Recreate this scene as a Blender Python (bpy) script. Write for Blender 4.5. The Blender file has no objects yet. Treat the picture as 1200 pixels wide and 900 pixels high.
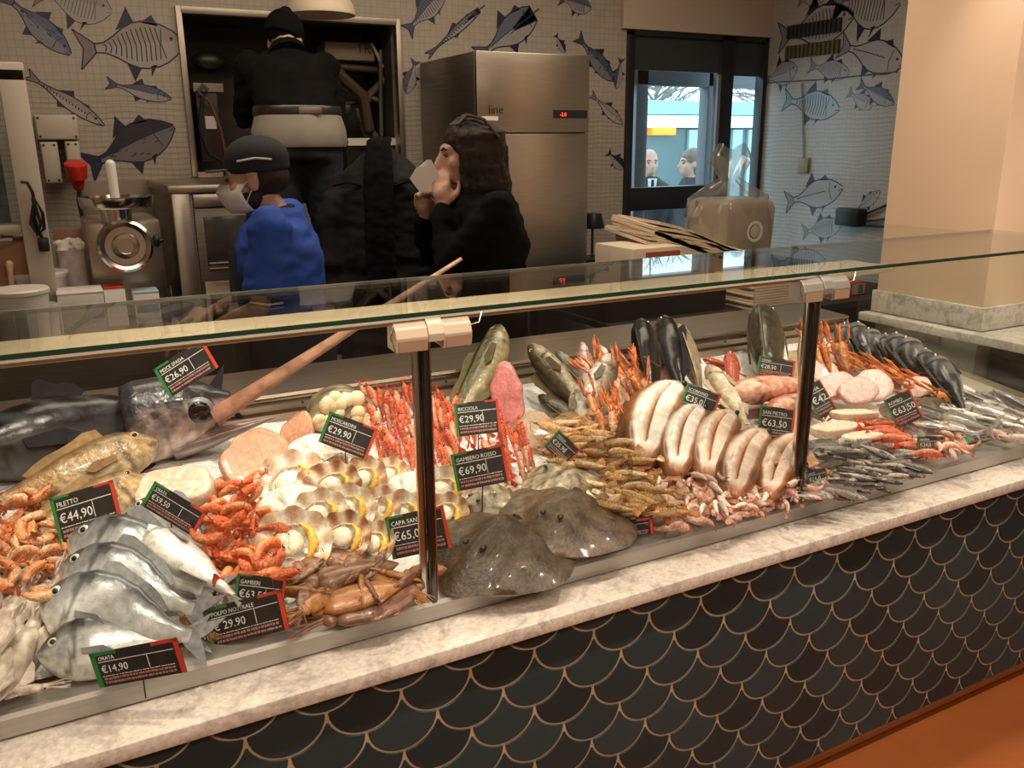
import bpy, bmesh, math, random
from mathutils import Vector, Matrix, noise
random.seed(7)
C = bpy.context.scene.collection
SC = bpy.context.scene

# ------------------------------------------------------------------ camera
F_PX, PITCH, YAW, ROLL, CAM_H = 1009.24, 0.27208, 0.48449, -0.008656, 1.6
_fw = Vector((math.sin(YAW)*math.cos(PITCH), math.cos(YAW)*math.cos(PITCH), -math.sin(PITCH)))
_r0 = Vector((math.cos(YAW), -math.sin(YAW), 0)); _u0 = _r0.cross(_fw)
_ri = _r0*math.cos(ROLL) + _u0*math.sin(ROLL); _up = -_r0*math.sin(ROLL) + _u0*math.cos(ROLL)
EYE = Vector((0, 0, CAM_H))
cam = bpy.data.cameras.new('camera'); cam.sensor_width = 36; cam.lens = F_PX*36/1200; cam.clip_start = 0.02
co = bpy.data.objects.new('camera', cam); C.objects.link(co)
mw = Matrix((_ri, _up, -_fw)).transposed().to_4x4(); mw.translation = EYE; co.matrix_world = mw
SC.camera = co

# ------------------------------------------------------------------ sky, lamps, exposure
w = bpy.data.worlds.new('daylight'); SC.world = w; w.use_nodes = True
bg = w.node_tree.nodes['Background']; bg.inputs[0].default_value = (0.72, 0.88, 1.0, 1); bg.inputs[1].default_value = 3.4
SC.view_settings.view_transform = 'Standard'; SC.view_settings.look = 'None'
SC.view_settings.gamma = 1; SC.view_settings.use_curve_mapping = False; SC.view_settings.exposure = 0.0
SC.cycles.transparent_max_bounces = 16
def spot(x, y, z, tx, ty, tz, e, size=75, col=(1, .80, .58), rad=.05, blend=.6):
    l = bpy.data.lights.new('unseen_spot', 'SPOT'); l.energy = e; l.color = col; l.spot_size = math.radians(size)
    l.spot_blend = blend; l.shadow_soft_size = rad
    o = bpy.data.objects.new('unseen_spot', l); C.objects.link(o); o.location = (x, y, z)
    o.rotation_euler = (Vector((tx, ty, tz))-Vector((x, y, z))).to_track_quat('-Z', 'Y').to_euler()
def area(x, y, z, sx, sy, e, col=(1, .82, .62), rx=0):
    l = bpy.data.lights.new('added_ceiling_fill', 'AREA'); l.shape = 'RECTANGLE'; l.size = sx; l.size_y = sy; l.energy = e; l.color = col
    o = bpy.data.objects.new('added_ceiling_fill', l); C.objects.link(o); o.location = (x, y, z); o.rotation_euler = (rx, 0, 0)
for i, x in enumerate((-.35, .42, 1.15, 1.9, 2.65)):
    spot(x, 1.72, 2.85, x, 1.85, .85, (58, 132, 58, 58, 60)[i], (56, 44, 56, 56, 56)[i], (1, .86, .69))
    spot(x+.35, .75, 2.85, x+.35, 1.45, .75, 66, 60, (1, .84, .67))  # front row added, unseen, to light the marble ledge and pillar
area(1.5, 3.2, 2.92, 3.4, .6, 46)  # unseen fill added to brighten the work area
area(.9, -.9, 2.92, 3.0, .8, 62)  # unseen fill added for the marble front, tiles and floor
spot(1.7, .5, 2.85, 2.95, 2.0, 1.6, 72, 60, (1, .78, .56))  # unseen spot added to brighten the pillar

# ------------------------------------------------------------------ rays of the photograph onto real surfaces
def ray(px, py): return _fw + _ri*((px-600)/F_PX) - _up*((py-450)/F_PX)
def atY(px, py, Y): d = ray(px, py); return EYE + d*(Y/d.y)
def atX(px, py, X): d = ray(px, py); return EYE + d*(X/d.x)
def atZ(px, py, z): d = ray(px, py); return EYE + d*((z-CAM_H)/d.z)
def atD(px, py, dist): return EYE + ray(px, py)*dist
BED_Y0, BED_Y1, BED_Z0, BED_K = 1.47, 2.335, .757, .125
def bedz(y): return BED_Z0 + BED_K*(y-BED_Y0)
BED_N = Vector((0, -BED_K, 1)).normalized()
def P(px, py, h=0):                                   # on the ice bed, h above it
    d = ray(px, py); t = (BED_Z0 + h - BED_K*BED_Y0 - CAM_H)/(d.z - BED_K*d.y); return EYE + d*t

# ------------------------------------------------------------------ materials
def M(name, col=(.5, .5, .5), rough=.5, metal=0., spec=.5, var=0., vscale=12., bump=0., bscale=60., coat=0., emit=0., attr=False, sss=0., rnd=0., trans=0., aniso=None):
    m = bpy.data.materials.new(name); m.use_nodes = True; nt = m.node_tree; N = nt.nodes; L = nt.links
    b = N['Principled BSDF']; b.inputs['Roughness'].default_value = rough; b.inputs['Metallic'].default_value = metal
    b.inputs['Specular IOR Level'].default_value = spec; b.inputs['Coat Weight'].default_value = coat; b.inputs['Coat Roughness'].default_value = .08
    src = None
    if attr:
        a = N.new('ShaderNodeAttribute'); a.attribute_name = 'Col'; src = a.outputs['Color']
    else:
        b.inputs['Base Color'].default_value = (*col, 1)
        if var or rnd:
            a = N.new('ShaderNodeRGB'); a.outputs[0].default_value = (*col, 1); src = a.outputs[0]
    tc = N.new('ShaderNodeTexCoord')
    def vec(scale):
        if aniso:
            mp = N.new('ShaderNodeMapping'); mp.inputs['Scale'].default_value = aniso; L.new(tc.outputs['Object'], mp.inputs[0]); return mp.outputs[0]
        return tc.outputs['Object']
    if var:
        n = N.new('ShaderNodeTexNoise'); n.inputs['Scale'].default_value = vscale; n.inputs['Detail'].default_value = 4
        L.new(vec(vscale), n.inputs['Vector'])
        mr = N.new('ShaderNodeMapRange'); mr.inputs[1].default_value = .3; mr.inputs[2].default_value = .7
        mr.inputs[3].default_value = 1-var; mr.inputs[4].default_value = 1+var; L.new(n.outputs[0], mr.inputs[0])
        h = N.new('ShaderNodeHueSaturation'); L.new(mr.outputs[0], h.inputs['Value']); L.new(src, h.inputs['Color']); src = h.outputs[0]
    if rnd:
        oi = N.new('ShaderNodeObjectInfo'); mr = N.new('ShaderNodeMapRange'); mr.inputs[3].default_value = 1-rnd; mr.inputs[4].default_value = 1+rnd
        L.new(oi.outputs['Random'], mr.inputs[0]); h = N.new('ShaderNodeHueSaturation'); L.new(mr.outputs[0], h.inputs['Value'])
        L.new(src, h.inputs['Color']); src = h.outputs[0]
    if src is not None: L.new(src, b.inputs['Base Color'])
    if sss:
        b.inputs['Subsurface Weight'].default_value = sss; b.inputs['Subsurface Radius'].default_value = (.012, .006, .004); b.inputs['Subsurface Scale'].default_value = 1
    if emit:
        b.inputs['Emission Color'].default_value = (*col, 1); b.inputs['Emission Strength'].default_value = emit
    if trans: b.inputs['Transmission Weight'].default_value = trans
    if bump:
        n = N.new('ShaderNodeTexNoise'); n.inputs['Scale'].default_value = bscale; n.inputs['Detail'].default_value = 3; L.new(vec(bscale), n.inputs['Vector'])
        bp = N.new('ShaderNodeBump'); bp.inputs['Strength'].default_value = bump; bp.inputs['Distance'].default_value = .01
        L.new(n.outputs[0], bp.inputs['Height']); L.new(bp.outputs[0], b.inputs['Normal'])
    return m

def glass_mat(name, tint, ior=1.5, rough=0.0, base=0.0):
    m = bpy.data.materials.new(name); m.use_nodes = True; nt = m.node_tree; N = nt.nodes; L = nt.links
    N.remove(N['Principled BSDF']); out = N['Material Output']
    tr = N.new('ShaderNodeBsdfTransparent'); tr.inputs[0].default_value = (*tint, 1)
    gl = N.new('ShaderNodeBsdfGlossy'); gl.inputs['Roughness'].default_value = rough
    fr = N.new('ShaderNodeFresnel'); ge = N.new('ShaderNodeNewGeometry'); im = N.new('ShaderNodeMix')   # thin sheet: the same index on both faces
    im.inputs['A'].default_value = ior; im.inputs['B'].default_value = 1/ior; L.new(ge.outputs['Backfacing'], im.inputs['Factor']); L.new(im.outputs['Result'], fr.inputs[0])
    mx = N.new('ShaderNodeMixShader')
    if base:
        ad = N.new('ShaderNodeMath'); ad.operation = 'ADD'; ad.inputs[1].default_value = base; L.new(fr.outputs[0], ad.inputs[0]); L.new(ad.outputs[0], mx.inputs[0])
    else: L.new(fr.outputs[0], mx.inputs[0])
    L.new(tr.outputs[0], mx.inputs[1]); L.new(gl.outputs[0], mx.inputs[2]); L.new(mx.outputs[0], out.inputs[0])
    return m

def wall_tiles_mat(name, base, line, axis):
    """small square wall tiles printed with faint wavy lines"""
    m = bpy.data.materials.new(name); m.use_nodes = True; nt = m.node_tree; N = nt.nodes; L = nt.links; b = N['Principled BSDF']
    tc = N.new('ShaderNodeTexCoord'); mp = N.new('ShaderNodeMapping')
    mp.inputs['Rotation'].default_value = (math.radians(-90), 0, 0) if axis == 'Y' else (math.radians(-90), 0, math.radians(-90))
    mp.vector_type = 'TEXTURE' if False else 'POINT'
    sep = N.new('ShaderNodeSeparateXYZ'); L.new(tc.outputs['Object'], sep.inputs[0])
    cb = N.new('ShaderNodeCombineXYZ'); L.new(sep.outputs['X' if axis == 'Y' else 'Y'], cb.inputs[0]); L.new(sep.outputs['Z'], cb.inputs[1])
    br = N.new('ShaderNodeTexBrick'); br.offset = 0.0; br.inputs['Scale'].default_value = 1
    br.inputs['Brick Width'].default_value = .034; br.inputs['Row Height'].default_value = .034; br.inputs['Mortar Size'].default_value = .0016
    br.inputs['Color1'].default_value = (*base, 1); br.inputs['Color2'].default_value = (*[c*.93 for c in base], 1); br.inputs['Mortar'].default_value = (*line, 1)
    L.new(cb.outputs[0], br.inputs['Vector'])
    wv = N.new('ShaderNodeTexWave'); wv.bands_direction = 'Y'; wv.inputs['Scale'].default_value = 12; wv.inputs['Distortion'].default_value = 5
    wv.inputs['Detail'].default_value = 1; wv.inputs['Detail Scale'].default_value = .35; L.new(cb.outputs[0], wv.inputs['Vector'])
    mr = N.new('ShaderNodeMapRange'); mr.inputs[1].default_value = .0; mr.inputs[2].default_value = .35; mr.inputs[3].default_value = .72; mr.inputs[4].default_value = 1
    L.new(wv.outputs['Fac'], mr.inputs[0])
    # wavy print sits in a band of the panels
    mr2 = N.new('ShaderNodeMapRange'); mr2.inputs[1].default_value = 1.80; mr2.inputs[2].default_value = 1.95; mr2.inputs[3].default_value = .85; mr2.inputs[4].default_value = .06
    L.new(sep.outputs['Z'], mr2.inputs[0])
    mx = N.new('ShaderNodeMix'); mx.data_type = 'RGBA'; mx.blend_type = 'MULTIPLY'
    L.new(mr2.outputs[0], mx.inputs['Factor']); L.new(br.outputs['Color'], mx.inputs['A']); L.new(mr.outputs[0], mx.inputs['B'])
    L.new(mx.outputs['Result'], b.inputs['Base Color']); b.inputs['Roughness'].default_value = .3
    bp = N.new('ShaderNodeBump'); bp.inputs['Strength'].default_value = .25; bp.inputs['Distance'].default_value = .002; bp.invert = True
    L.new(br.outputs['Fac'], bp.inputs['Height']); L.new(bp.outputs[0], b.inputs['Normal'])
    return m

def marble_mat(name, base, vein, scale=7, rough=.25):
    m = bpy.data.materials.new(name); m.use_nodes = True; nt = m.node_tree; N = nt.nodes; L = nt.links; b = N['Principled BSDF']
    tc = N.new('ShaderNodeTexCoord'); n = N.new('ShaderNodeTexNoise'); n.inputs['Scale'].default_value = scale; n.inputs['Detail'].default_value = 9; n.inputs['Roughness'].default_value = .62; n.inputs['Distortion'].default_value = 1.4
    L.new(tc.outputs['Object'], n.inputs['Vector'])
    r = N.new('ShaderNodeValToRGB'); e = r.color_ramp.elements
    e[0].position = .33; e[0].color = (*vein, 1); e[1].position = .52; e[1].color = (*base, 1)
    x = r.color_ramp.elements.new(.45); x.color = (*[(a*.65+c*.35) for a, c in zip(base, vein)], 1)
    n2 = N.new('ShaderNodeTexNoise'); n2.inputs['Scale'].default_value = scale*9; n2.inputs['Detail'].default_value = 5; L.new(tc.outputs['Object'], n2.inputs['Vector'])
    mr = N.new('ShaderNodeMapRange'); mr.inputs[1].default_value = .35; mr.inputs[2].default_value = .62; mr.inputs[3].default_value = .8; mr.inputs[4].default_value = 1.02
    L.new(n2.outputs[0], mr.inputs[0]); h = N.new('ShaderNodeHueSaturation'); L.new(mr.outputs[0], h.inputs['Value'])
    L.new(n.outputs[0], r.inputs[0]); L.new(r.outputs[0], h.inputs['Color']); L.new(h.outputs[0], b.inputs['Base Color']); b.inputs['Roughness'].default_value = rough
    return m

mt = {}
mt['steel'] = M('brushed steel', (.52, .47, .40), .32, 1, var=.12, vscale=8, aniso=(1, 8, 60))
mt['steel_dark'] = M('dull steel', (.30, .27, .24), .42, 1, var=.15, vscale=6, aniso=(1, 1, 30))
mt['steel_bright'] = M('polished steel', (.66, .63, .58), .18, 1)
mt['alu'] = M('satin aluminium', (.42, .40, .37), .34, .5, var=.06, vscale=5, aniso=(.5, 20, 20))
mt['beige_plastic'] = M('beige clamp cover', (.60, .48, .36), .4)
mt['black'] = M('black plastic', (.012, .012, .013), .4)
mt['black_cloth'] = M('black cloth', (.0055, .005, .005), .95, spec=.12, var=.3, vscale=9)
mt['coat_cloth'] = M('charcoal padded cloth', (.013, .013, .015), .8, spec=.2, var=.3, vscale=14, bump=.2, bscale=40)
mt['blue_cloth'] = M('blue cotton', (.018, .075, .42), .85, var=.15, vscale=10, bump=.15, bscale=30)
mt['navy_cloth'] = M('navy cloth', (.010, .012, .022), .85)
mt['khaki'] = M('khaki cloth', (.13, .10, .07), .9, var=.2, vscale=20)
mt['grey_cloth'] = M('light grey cloth', (.27, .25, .21), .9, var=.1, vscale=9)
mt['skin'] = M('skin', (.52, .31, .22), .5, var=.08, vscale=14, sss=.15)
mt['hair'] = M('dark wavy hair', (.028, .019, .014), .6, spec=.25, var=.4, vscale=30)
mt['hair_grey'] = M('grey brown hair', (.16, .12, .09), .5, var=.3, vscale=30)
mt['white_plastic'] = M('white plastic', (.72, .70, .66), .4, var=.04)
mt['cream_enamel'] = M('cream enamel', (.47, .42, .35), .4, var=.06, vscale=3)
mt['red_plastic'] = M('red plastic', (.55, .03, .02), .35)
mt['card_brown'] = M('cardboard', (.42, .25, .14), .8, var=.1)
mt['paper'] = M('pale paper', (.66, .55, .42), .8, var=.08, vscale=10)
mt['white_paper'] = M('white paper', (.80, .78, .74), .8)
mt['plaster'] = M('peach plaster', (.80, .60, .44), .7, var=.03, vscale=2)
mt['plaster_dim'] = M('beige plaster', (.55, .44, .34), .8, var=.04, vscale=2)
mt['ceiling'] = M('ceiling paint', (.62, .54, .45), .9)
mt['floor'] = M('terracotta floor', (.29, .078, .016), .45, var=.12, vscale=3)
mt['floor_grey'] = M('grey work floor', (.14, .12, .10), .6, var=.2, vscale=4)
mt['marble'] = marble_mat('veined cream marble', (.86, .79, .71), (.55, .49, .44), 13)
mt['marble_grey'] = marble_mat('grey marble', (.62, .58, .53), (.28, .26, .24), 9)
mt['tile_dark'] = M('glazed charcoal tile', (.024, .043, .051), .42, spec=.35, var=.25, vscale=3, rnd=.35)
mt['grout'] = M('bronze grout', (.56, .42, .29), .5, 0, var=.1)
mt['bronze'] = M('bronze trim', (.36, .17, .07), .3, .8)
mt['dark_void'] = M('dark recess', (.012, .010, .009), .8)
mt['frame_dark'] = M('dark window frame', (.012, .013, .016), .4)
mt['glass'] = glass_mat('clear display glass', (.965, .98, .965), 1.42)
mt['pane'] = glass_mat('window pane', (.86, .93, .94), 1.45)
mt['glass_edge'] = M('green glass edge', (.012, .045, .028), .12, spec=.6)
mt['glass_lip'] = M('pale glass bevel', (.60, .55, .47), .2)
mt['bag'] = glass_mat('clear polythene', (.93, .93, .92), 1.5, .10, .08)
_n = mt['bag'].node_tree; _d = _n.nodes.new('ShaderNodeBsdfTranslucent'); _d.inputs[0].default_value = (.8, .78, .74, 1); _a = _n.nodes.new('ShaderNodeMixShader'); _a.inputs[0].default_value = .16
_o = _n.nodes['Material Output']; _n.links.new(_o.inputs[0].links[0].from_socket, _a.inputs[1]); _n.links.new(_d.outputs[0], _a.inputs[2]); _n.links.new(_a.outputs[0], _o.inputs[0])
mt['ice'] = M('crushed ice', (.78, .78, .77), .35, var=.12, vscale=60, bump=.8, bscale=90)
mt['wall_back'] = wall_tiles_mat('printed wall tiles', (.43, .385, .32), (.33, .29, .24), 'Y')
mt['wall_right'] = wall_tiles_mat('printed wall tiles side', (.44, .41, .36), (.37, .34, .30), 'X')
mt['print'] = M('tile print ink', attr=True, rough=.3)
mt['fish'] = M('wet fish skin', attr=True, rough=.3, spec=.55, var=.38, vscale=24, coat=.3, rnd=.12, bump=.35, bscale=38)
mt['fin'] = M('fin membrane', attr=True, rough=.6, spec=.15, var=.25, vscale=30)
mt['ray'] = M('ray skin', attr=True, rough=.42, spec=.4, var=.3, vscale=30, coat=.08, bump=.25, bscale=45)
mt['black_skin'] = M('wet black skin', attr=True, rough=.26, spec=.4, var=.3, vscale=14, bump=.1, bscale=30)
mt['ledge'] = M('steel tinted with warm light', (.40, .33, .26), .34, .9, var=.12, vscale=6, aniso=(.5, 12, 30))  # warm light on the rear ledge is put into the steel colour
mt['silver'] = M('silver fish skin', attr=True, rough=.25, metal=.3, spec=.6, var=.26, vscale=20, coat=.35, rnd=.10, bump=.07, bscale=85)
mt['shell'] = M('crustacean shell', attr=True, rough=.33, spec=.5, var=.38, vscale=11, coat=.2, rnd=.25, bump=.5, bscale=24)
mt['flesh'] = M('raw flesh', attr=True, rough=.3, var=.24, vscale=15, coat=.3, sss=.10, rnd=.08, bump=.15, bscale=22)
mt['eye_black'] = M('fish eye', (.008, .008, .009), .1, coat=.5)
mt['tag_black'] = M('chalkboard card', (.022, .022, .022), .45, var=.2, vscale=40)
mt['tag_green'] = M('green print', (.03, .22, .06), .4)
mt['tag_red'] = M('red print', (.60, .06, .03), .4)
mt['chalk'] = M('white chalk ink', (.80, .82, .80), .7)
mt['chalk_pink'] = M('pale red print', (.42, .20, .19), .7)
mt['clear_card'] = glass_mat('clear card holder', (.75, .76, .74), 1.5, .1, .06)

# ------------------------------------------------------------------ mesh helpers
class MB:
    """collects shapes, then build() links them as one mesh object"""
    def __init__(s): s.V = []; s.F = []; s.K = []
    def add(s, V, F, col=None):
        o = len(s.V); s.V += [Vector(v) for v in V]; s.F += [[i+o for i in f] for f in F]
        s.K += (col if isinstance(col, list) else [col or (1, 1, 1)]*len(V)); return s
    def box(s, x0, x1, y0, y1, z0, z1, col=None, m=None):
        V = [Vector((x, y, z)) for x in (x0, x1) for y in (y0, y1) for z in (z0, z1)]
        if m: V = [m @ v for v in V]
        return s.add(V, [(0, 1, 3, 2), (4, 6, 7, 5), (0, 4, 5, 1), (2, 3, 7, 6), (0, 2, 6, 4), (1, 5, 7, 3)], col)
    def loft(s, rings, col=None, cap=True):
        n = len(rings[0]); V = [p for r in rings for p in r]; F = []
        for i in range(len(rings)-1):
            for j in range(n): F.append((i*n+j, i*n+(j+1) % n, (i+1)*n+(j+1) % n, (i+1)*n+j))
        if cap: F.append(tuple(range(n-1, -1, -1))); F.append(tuple((len(rings)-1)*n+j for j in range(n)))
        return s.add(V, F, col)
    def tube(s, pts, rad, n=8, col=None, cap=True, flat=1.0, round_ends=False):
        pts = [Vector(p) for p in pts]
        if not hasattr(rad, '__len__'): rad = [rad]*len(pts)
        rad = list(rad)
        if round_ends:
            d0 = (pts[0]-pts[1]).normalized(); d1 = (pts[-1]-pts[-2]).normalized()
            pre = [(pts[0]+d0*rad[0]*a, rad[0]*b) for a, b in ((.97, .25), (.75, .66), (.4, .92))]
            post = [(pts[-1]+d1*rad[-1]*a, rad[-1]*b) for a, b in ((.4, .92), (.75, .66), (.97, .25))]
            pts = [p for p, _ in pre]+pts+[p for p, _ in post]; rad = [r for _, r in pre]+rad+[r for _, r in post]
        rings = []; u = None
        for i, p in enumerate(pts):
            t = (pts[min(i+1, len(pts)-1)]-pts[max(i-1, 0)]).normalized()
            if u is None: u = t.orthogonal().normalized() if abs(t.z) > .9 else t.cross(Vector((0, 0, 1))).normalized()
            u = (u-t*u.dot(t)).normalized(); v = t.cross(u)
            rings.append([p+(u*math.cos(a)+v*math.sin(a)*flat)*rad[i] for a in (2*math.pi*k/n for k in range(n))])
        return s.loft(rings, col, cap)
    def lathe(s, prof, c=(0, 0, 0), n=20, col=None, m=None):
        c = Vector(c); rings = []
        for r, z in prof: rings.append([c+Vector((r*math.cos(2*math.pi*k/n), r*math.sin(2*math.pi*k/n), z)) for k in range(n)])
        if m: rings = [[m @ p for p in r] for r in rings]
        return s.loft(rings, col)
    def ell(s, c, r, n=14, k=9, col=None, m=None):
        c = Vector(c); r = r if hasattr(r, '__len__') else (r, r, r); rings = []
        for i in range(k+1):
            a = -math.pi/2+math.pi*(i+.02)/(k+.04)
            rings.append([c+Vector((r[0]*math.cos(a)*math.cos(2*math.pi*j/n), r[1]*math.cos(a)*math.sin(2*math.pi*j/n), r[2]*math.sin(a))) for j in range(n)])
        if m: rings = [[m @ p for p in q] for q in rings]
        return s.loft(rings, col)
    def prism(s, poly, z0, z1, col=None, m=None):
        n = len(poly); V = [Vector((x, y, z)) for z in (z0, z1) for x, y in poly]
        if m: V = [m @ v for v in V]
        return s.add(V, [tuple(range(n-1, -1, -1)), tuple(range(n, 2*n))]+[(i, (i+1) % n, n+(i+1) % n, n+i) for i in range(n)], col)
    def mesh(s, name, mat, smooth=True, bevel=0, colors=False, sharp=40):
        me = bpy.data.meshes.new(name); me.from_pydata([tuple(v) for v in s.V], [], s.F)
        if colors:
            a = me.color_attributes.new('Col', 'FLOAT_COLOR', 'POINT')
            a.data.foreach_set('color', [x for c in s.K for x in (c[0], c[1], c[2], 1)])
        b = bmesh.new(); b.from_mesh(me); bmesh.ops.recalc_face_normals(b, faces=b.faces)
        if bevel:
            es = [e for e in b.edges if len(e.link_faces) == 2 and e.calc_face_angle(0) > .5]
            bmesh.ops.bevel(b, geom=es, offset=bevel, segments=2, affect='EDGES', profile=.5)
        b.to_mesh(me); b.free()
        if smooth:
            me.polygons.foreach_set('use_smooth', [True]*len(me.polygons))
            me.set_sharp_from_angle(angle=math.radians(sharp))
        me.materials.append(mat if not isinstance(mat, str) else mt[mat]); return me
    def build(s, name, mat, parent=None, smooth=True, bevel=0, colors=False, sharp=40):
        return link(name, s.mesh(name, mat, smooth, bevel, colors, sharp), parent)
def link(name, me, parent=None, mw=None):
    o = bpy.data.objects.new(name, me); C.objects.link(o)
    if parent: o.parent = parent
    if mw is not None: o.matrix_local = mw
    return o
def tag(o, label=None, cat=None, group=None, kind=None):
    if label: o['label'] = label
    if cat: o['category'] = cat
    if group: o['group'] = group
    if kind: o['kind'] = kind
    return o
def thing(name, label, cat, loc=(0, 0, 0), rz=0, group=None):
    o = bpy.data.objects.new(name, None); C.objects.link(o); o.location = loc; o.rotation_euler = (0, 0, rz); o.empty_display_size = .05
    return tag(o, label, cat, group)
def struct(o): o['kind'] = 'structure'; return o
def remesh(mb, name, mat, voxel=.012, smooth=4, parent=None, wrinkle=0, wscale=9, colors=None):
    me = mb.mesh('tmp', mat, False); o = bpy.data.objects.new('tmp', me); C.objects.link(o)
    m = o.modifiers.new('r', 'REMESH'); m.mode = 'VOXEL'; m.voxel_size = voxel; m.use_smooth_shade = True
    m2 = o.modifiers.new('s', 'SMOOTH'); m2.iterations = smooth; m2.factor = .5
    dg = bpy.context.evaluated_depsgraph_get(); nm = bpy.data.meshes.new_from_object(o.evaluated_get(dg))
    bpy.data.objects.remove(o); bpy.data.meshes.remove(me); nm.name = name
    if wrinkle:
        for v in nm.vertices:
            q = Vector((v.co.x, v.co.y, v.co.z*2.2))*wscale
            v.co += v.normal*wrinkle*(noise.noise(q)+.5*noise.noise(q*2.3))
    nm.materials.clear(); nm.materials.append(mt[mat] if isinstance(mat, str) else mat)
    nm.polygons.foreach_set('use_smooth', [True]*len(nm.polygons))
    if colors:
        a = nm.color_attributes.new('Col', 'FLOAT_COLOR', 'POINT'); a.data.foreach_set('color', [x for v in nm.vertices for x in (*colors(v.co), 1)])
    return link(name, nm, parent)
def lerp(a, b, t): return a+(b-a)*t
def mixc(a, b, t): t = max(0, min(1, t)); return tuple(x+(y-x)*t for x, y in zip(a, b))
def interp(tab, t):
    if t <= tab[0][0]: return tab[0][1]
    for (a, x), (b, y) in zip(tab, tab[1:]):
        if t <= b:
            u = (t-a)/(b-a); u = u*u*(3-2*u)*.5+u*.5; return x+(y-x)*u
    return tab[-1][1]

def text_mesh(body, size, mat, ext=.0002):
    cu = bpy.data.curves.new('t', 'FONT'); cu.body = body; cu.size = size; cu.extrude = ext; cu.align_x = 'LEFT'; cu.resolution_u = 2
    o = bpy.data.objects.new('t', cu); C.objects.link(o); dg = bpy.context.evaluated_depsgraph_get(); dg.update()
    me = bpy.data.meshes.new_from_object(o.evaluated_get(dg)); bpy.data.objects.remove(o); bpy.data.curves.remove(cu)
    me.materials.clear(); me.materials.append(mt[mat]); return me

# ================================================================== THE SETTING
WB, WR = 4.75, 4.5                                    # back wall, side wall
struct(MB().box(-2.4, 4.6, -3.5, 1.45, -.05, 0).build('floor', 'floor'))
struct(MB().box(-2.4, 4.6, 1.45, 4.8, -.05, 0).build('floor_work', 'floor_grey'))
struct(MB().box(-2.4, 4.6, -3.5, 4.9, 3.0, 3.06).build('ceiling', 'ceiling'))
struct(MB().box(-2.46, -2.4, -3.5, 4.9, 0, 3.0).build('wall_left', 'plaster_dim'))
struct(MB().box(-2.4, 4.6, -3.56, -3.5, 0, 3.0).build('wall_front', 'plaster_dim'))
HX0, HX1, HZ0, HZ1 = .69, 1.80, 1.47, 2.235           # machine hatch
WX0, WX1, WZ1 = 3.33, WR, 2.275                       # street door and side light
b = MB()
b.box(-2.4, HX0, WB, WB+.08, 0, 3); b.box(HX0, HX1, WB, WB+.08, 0, HZ0); b.box(HX0, HX1, WB, WB+.08, HZ1, 3)
b.box(HX1, WX0, WB, WB+.08, 0, 3); b.box(WX0, WR, WB, WB+.08, WZ1, 3)
wall_back = struct(b.build('wall_back', 'wall_back', smooth=False))
wall_right = struct(MB().box(WR, WR+.08, -3.5, WB, 0, 3).build('wall_right', 'wall_right', smooth=False))
struct(MB().box(WX0-.05, WR, WB-.035, WB, WZ1+.005, 3).build('trim_1', 'plaster_dim', bevel=.004))
# hatch recess
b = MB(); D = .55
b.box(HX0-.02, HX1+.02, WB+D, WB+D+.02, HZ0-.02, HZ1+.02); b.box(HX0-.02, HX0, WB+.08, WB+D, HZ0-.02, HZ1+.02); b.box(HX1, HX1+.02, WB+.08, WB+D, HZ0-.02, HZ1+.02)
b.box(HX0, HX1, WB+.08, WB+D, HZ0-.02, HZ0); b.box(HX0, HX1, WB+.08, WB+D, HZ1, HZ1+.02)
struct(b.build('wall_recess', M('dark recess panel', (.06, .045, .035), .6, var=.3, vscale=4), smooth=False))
b = MB(); t = .022
b.box(HX0-t, HX0+.006, WB-.03, WB+.02, HZ0-t, HZ1+t); b.box(HX1-.006, HX1+t, WB-.03, WB+.02, HZ0-t, HZ1+t)
b.box(HX0, HX1, WB-.03, WB+.02, HZ1-.012, HZ1+t); b.box(HX0, HX1, WB-.06, WB+.02, HZ0-t, HZ0+.004)
struct(b.build('trim_2', M('dull hatch steel', (.34, .30, .25), .4, .9), bevel=.002))

# ---- pillar with marble
PX0, PY0, PY1 = 2.86, 1.87, 2.32
pillar = struct(MB().box(PX0, 3.75, PY0, PY1, .95, 3.0).build('pillar', 'plaster', bevel=.004))
MB().box(PX0-.012, 3.76, PY0-.012, PY1+.012, .947, 1.03).build('skirting', 'marble_grey', pillar, bevel=.002)
MB().box(PX0+.01, 3.70, PY0+.01, PY1-.01, 0, .913).build('pillar_base', M('pale base panel', (.62, .60, .54), .35), pillar)
MB().box(PX0-.004, PX0+.01, 2.02, 2.31, .862, .905).build('wooden_batten', M('tan batten', (.42, .31, .19), .6), pillar, bevel=.002)
wt = thing('marble_worktop', 'grey marble worktop wrapped around the peach pillar', 'worktop', (0, 0, 0))
b = MB(); b.box(2.79, 4.4, 1.40, PY0-.013, .914, .946); b.box(2.79, PX0-.013, PY0-.013, PY1+.02, .914, .946)
b.build('slab', 'marble_grey', wt, bevel=.004)
MB().box(2.93, 4.35, 1.62, PY0-.003, .0, .912).build('dark_opening_sheet', M('painted dark of opening', (.025, .022, .02), .12), wt)  # near-black sheet painting the dark of the open space under the slab

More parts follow.
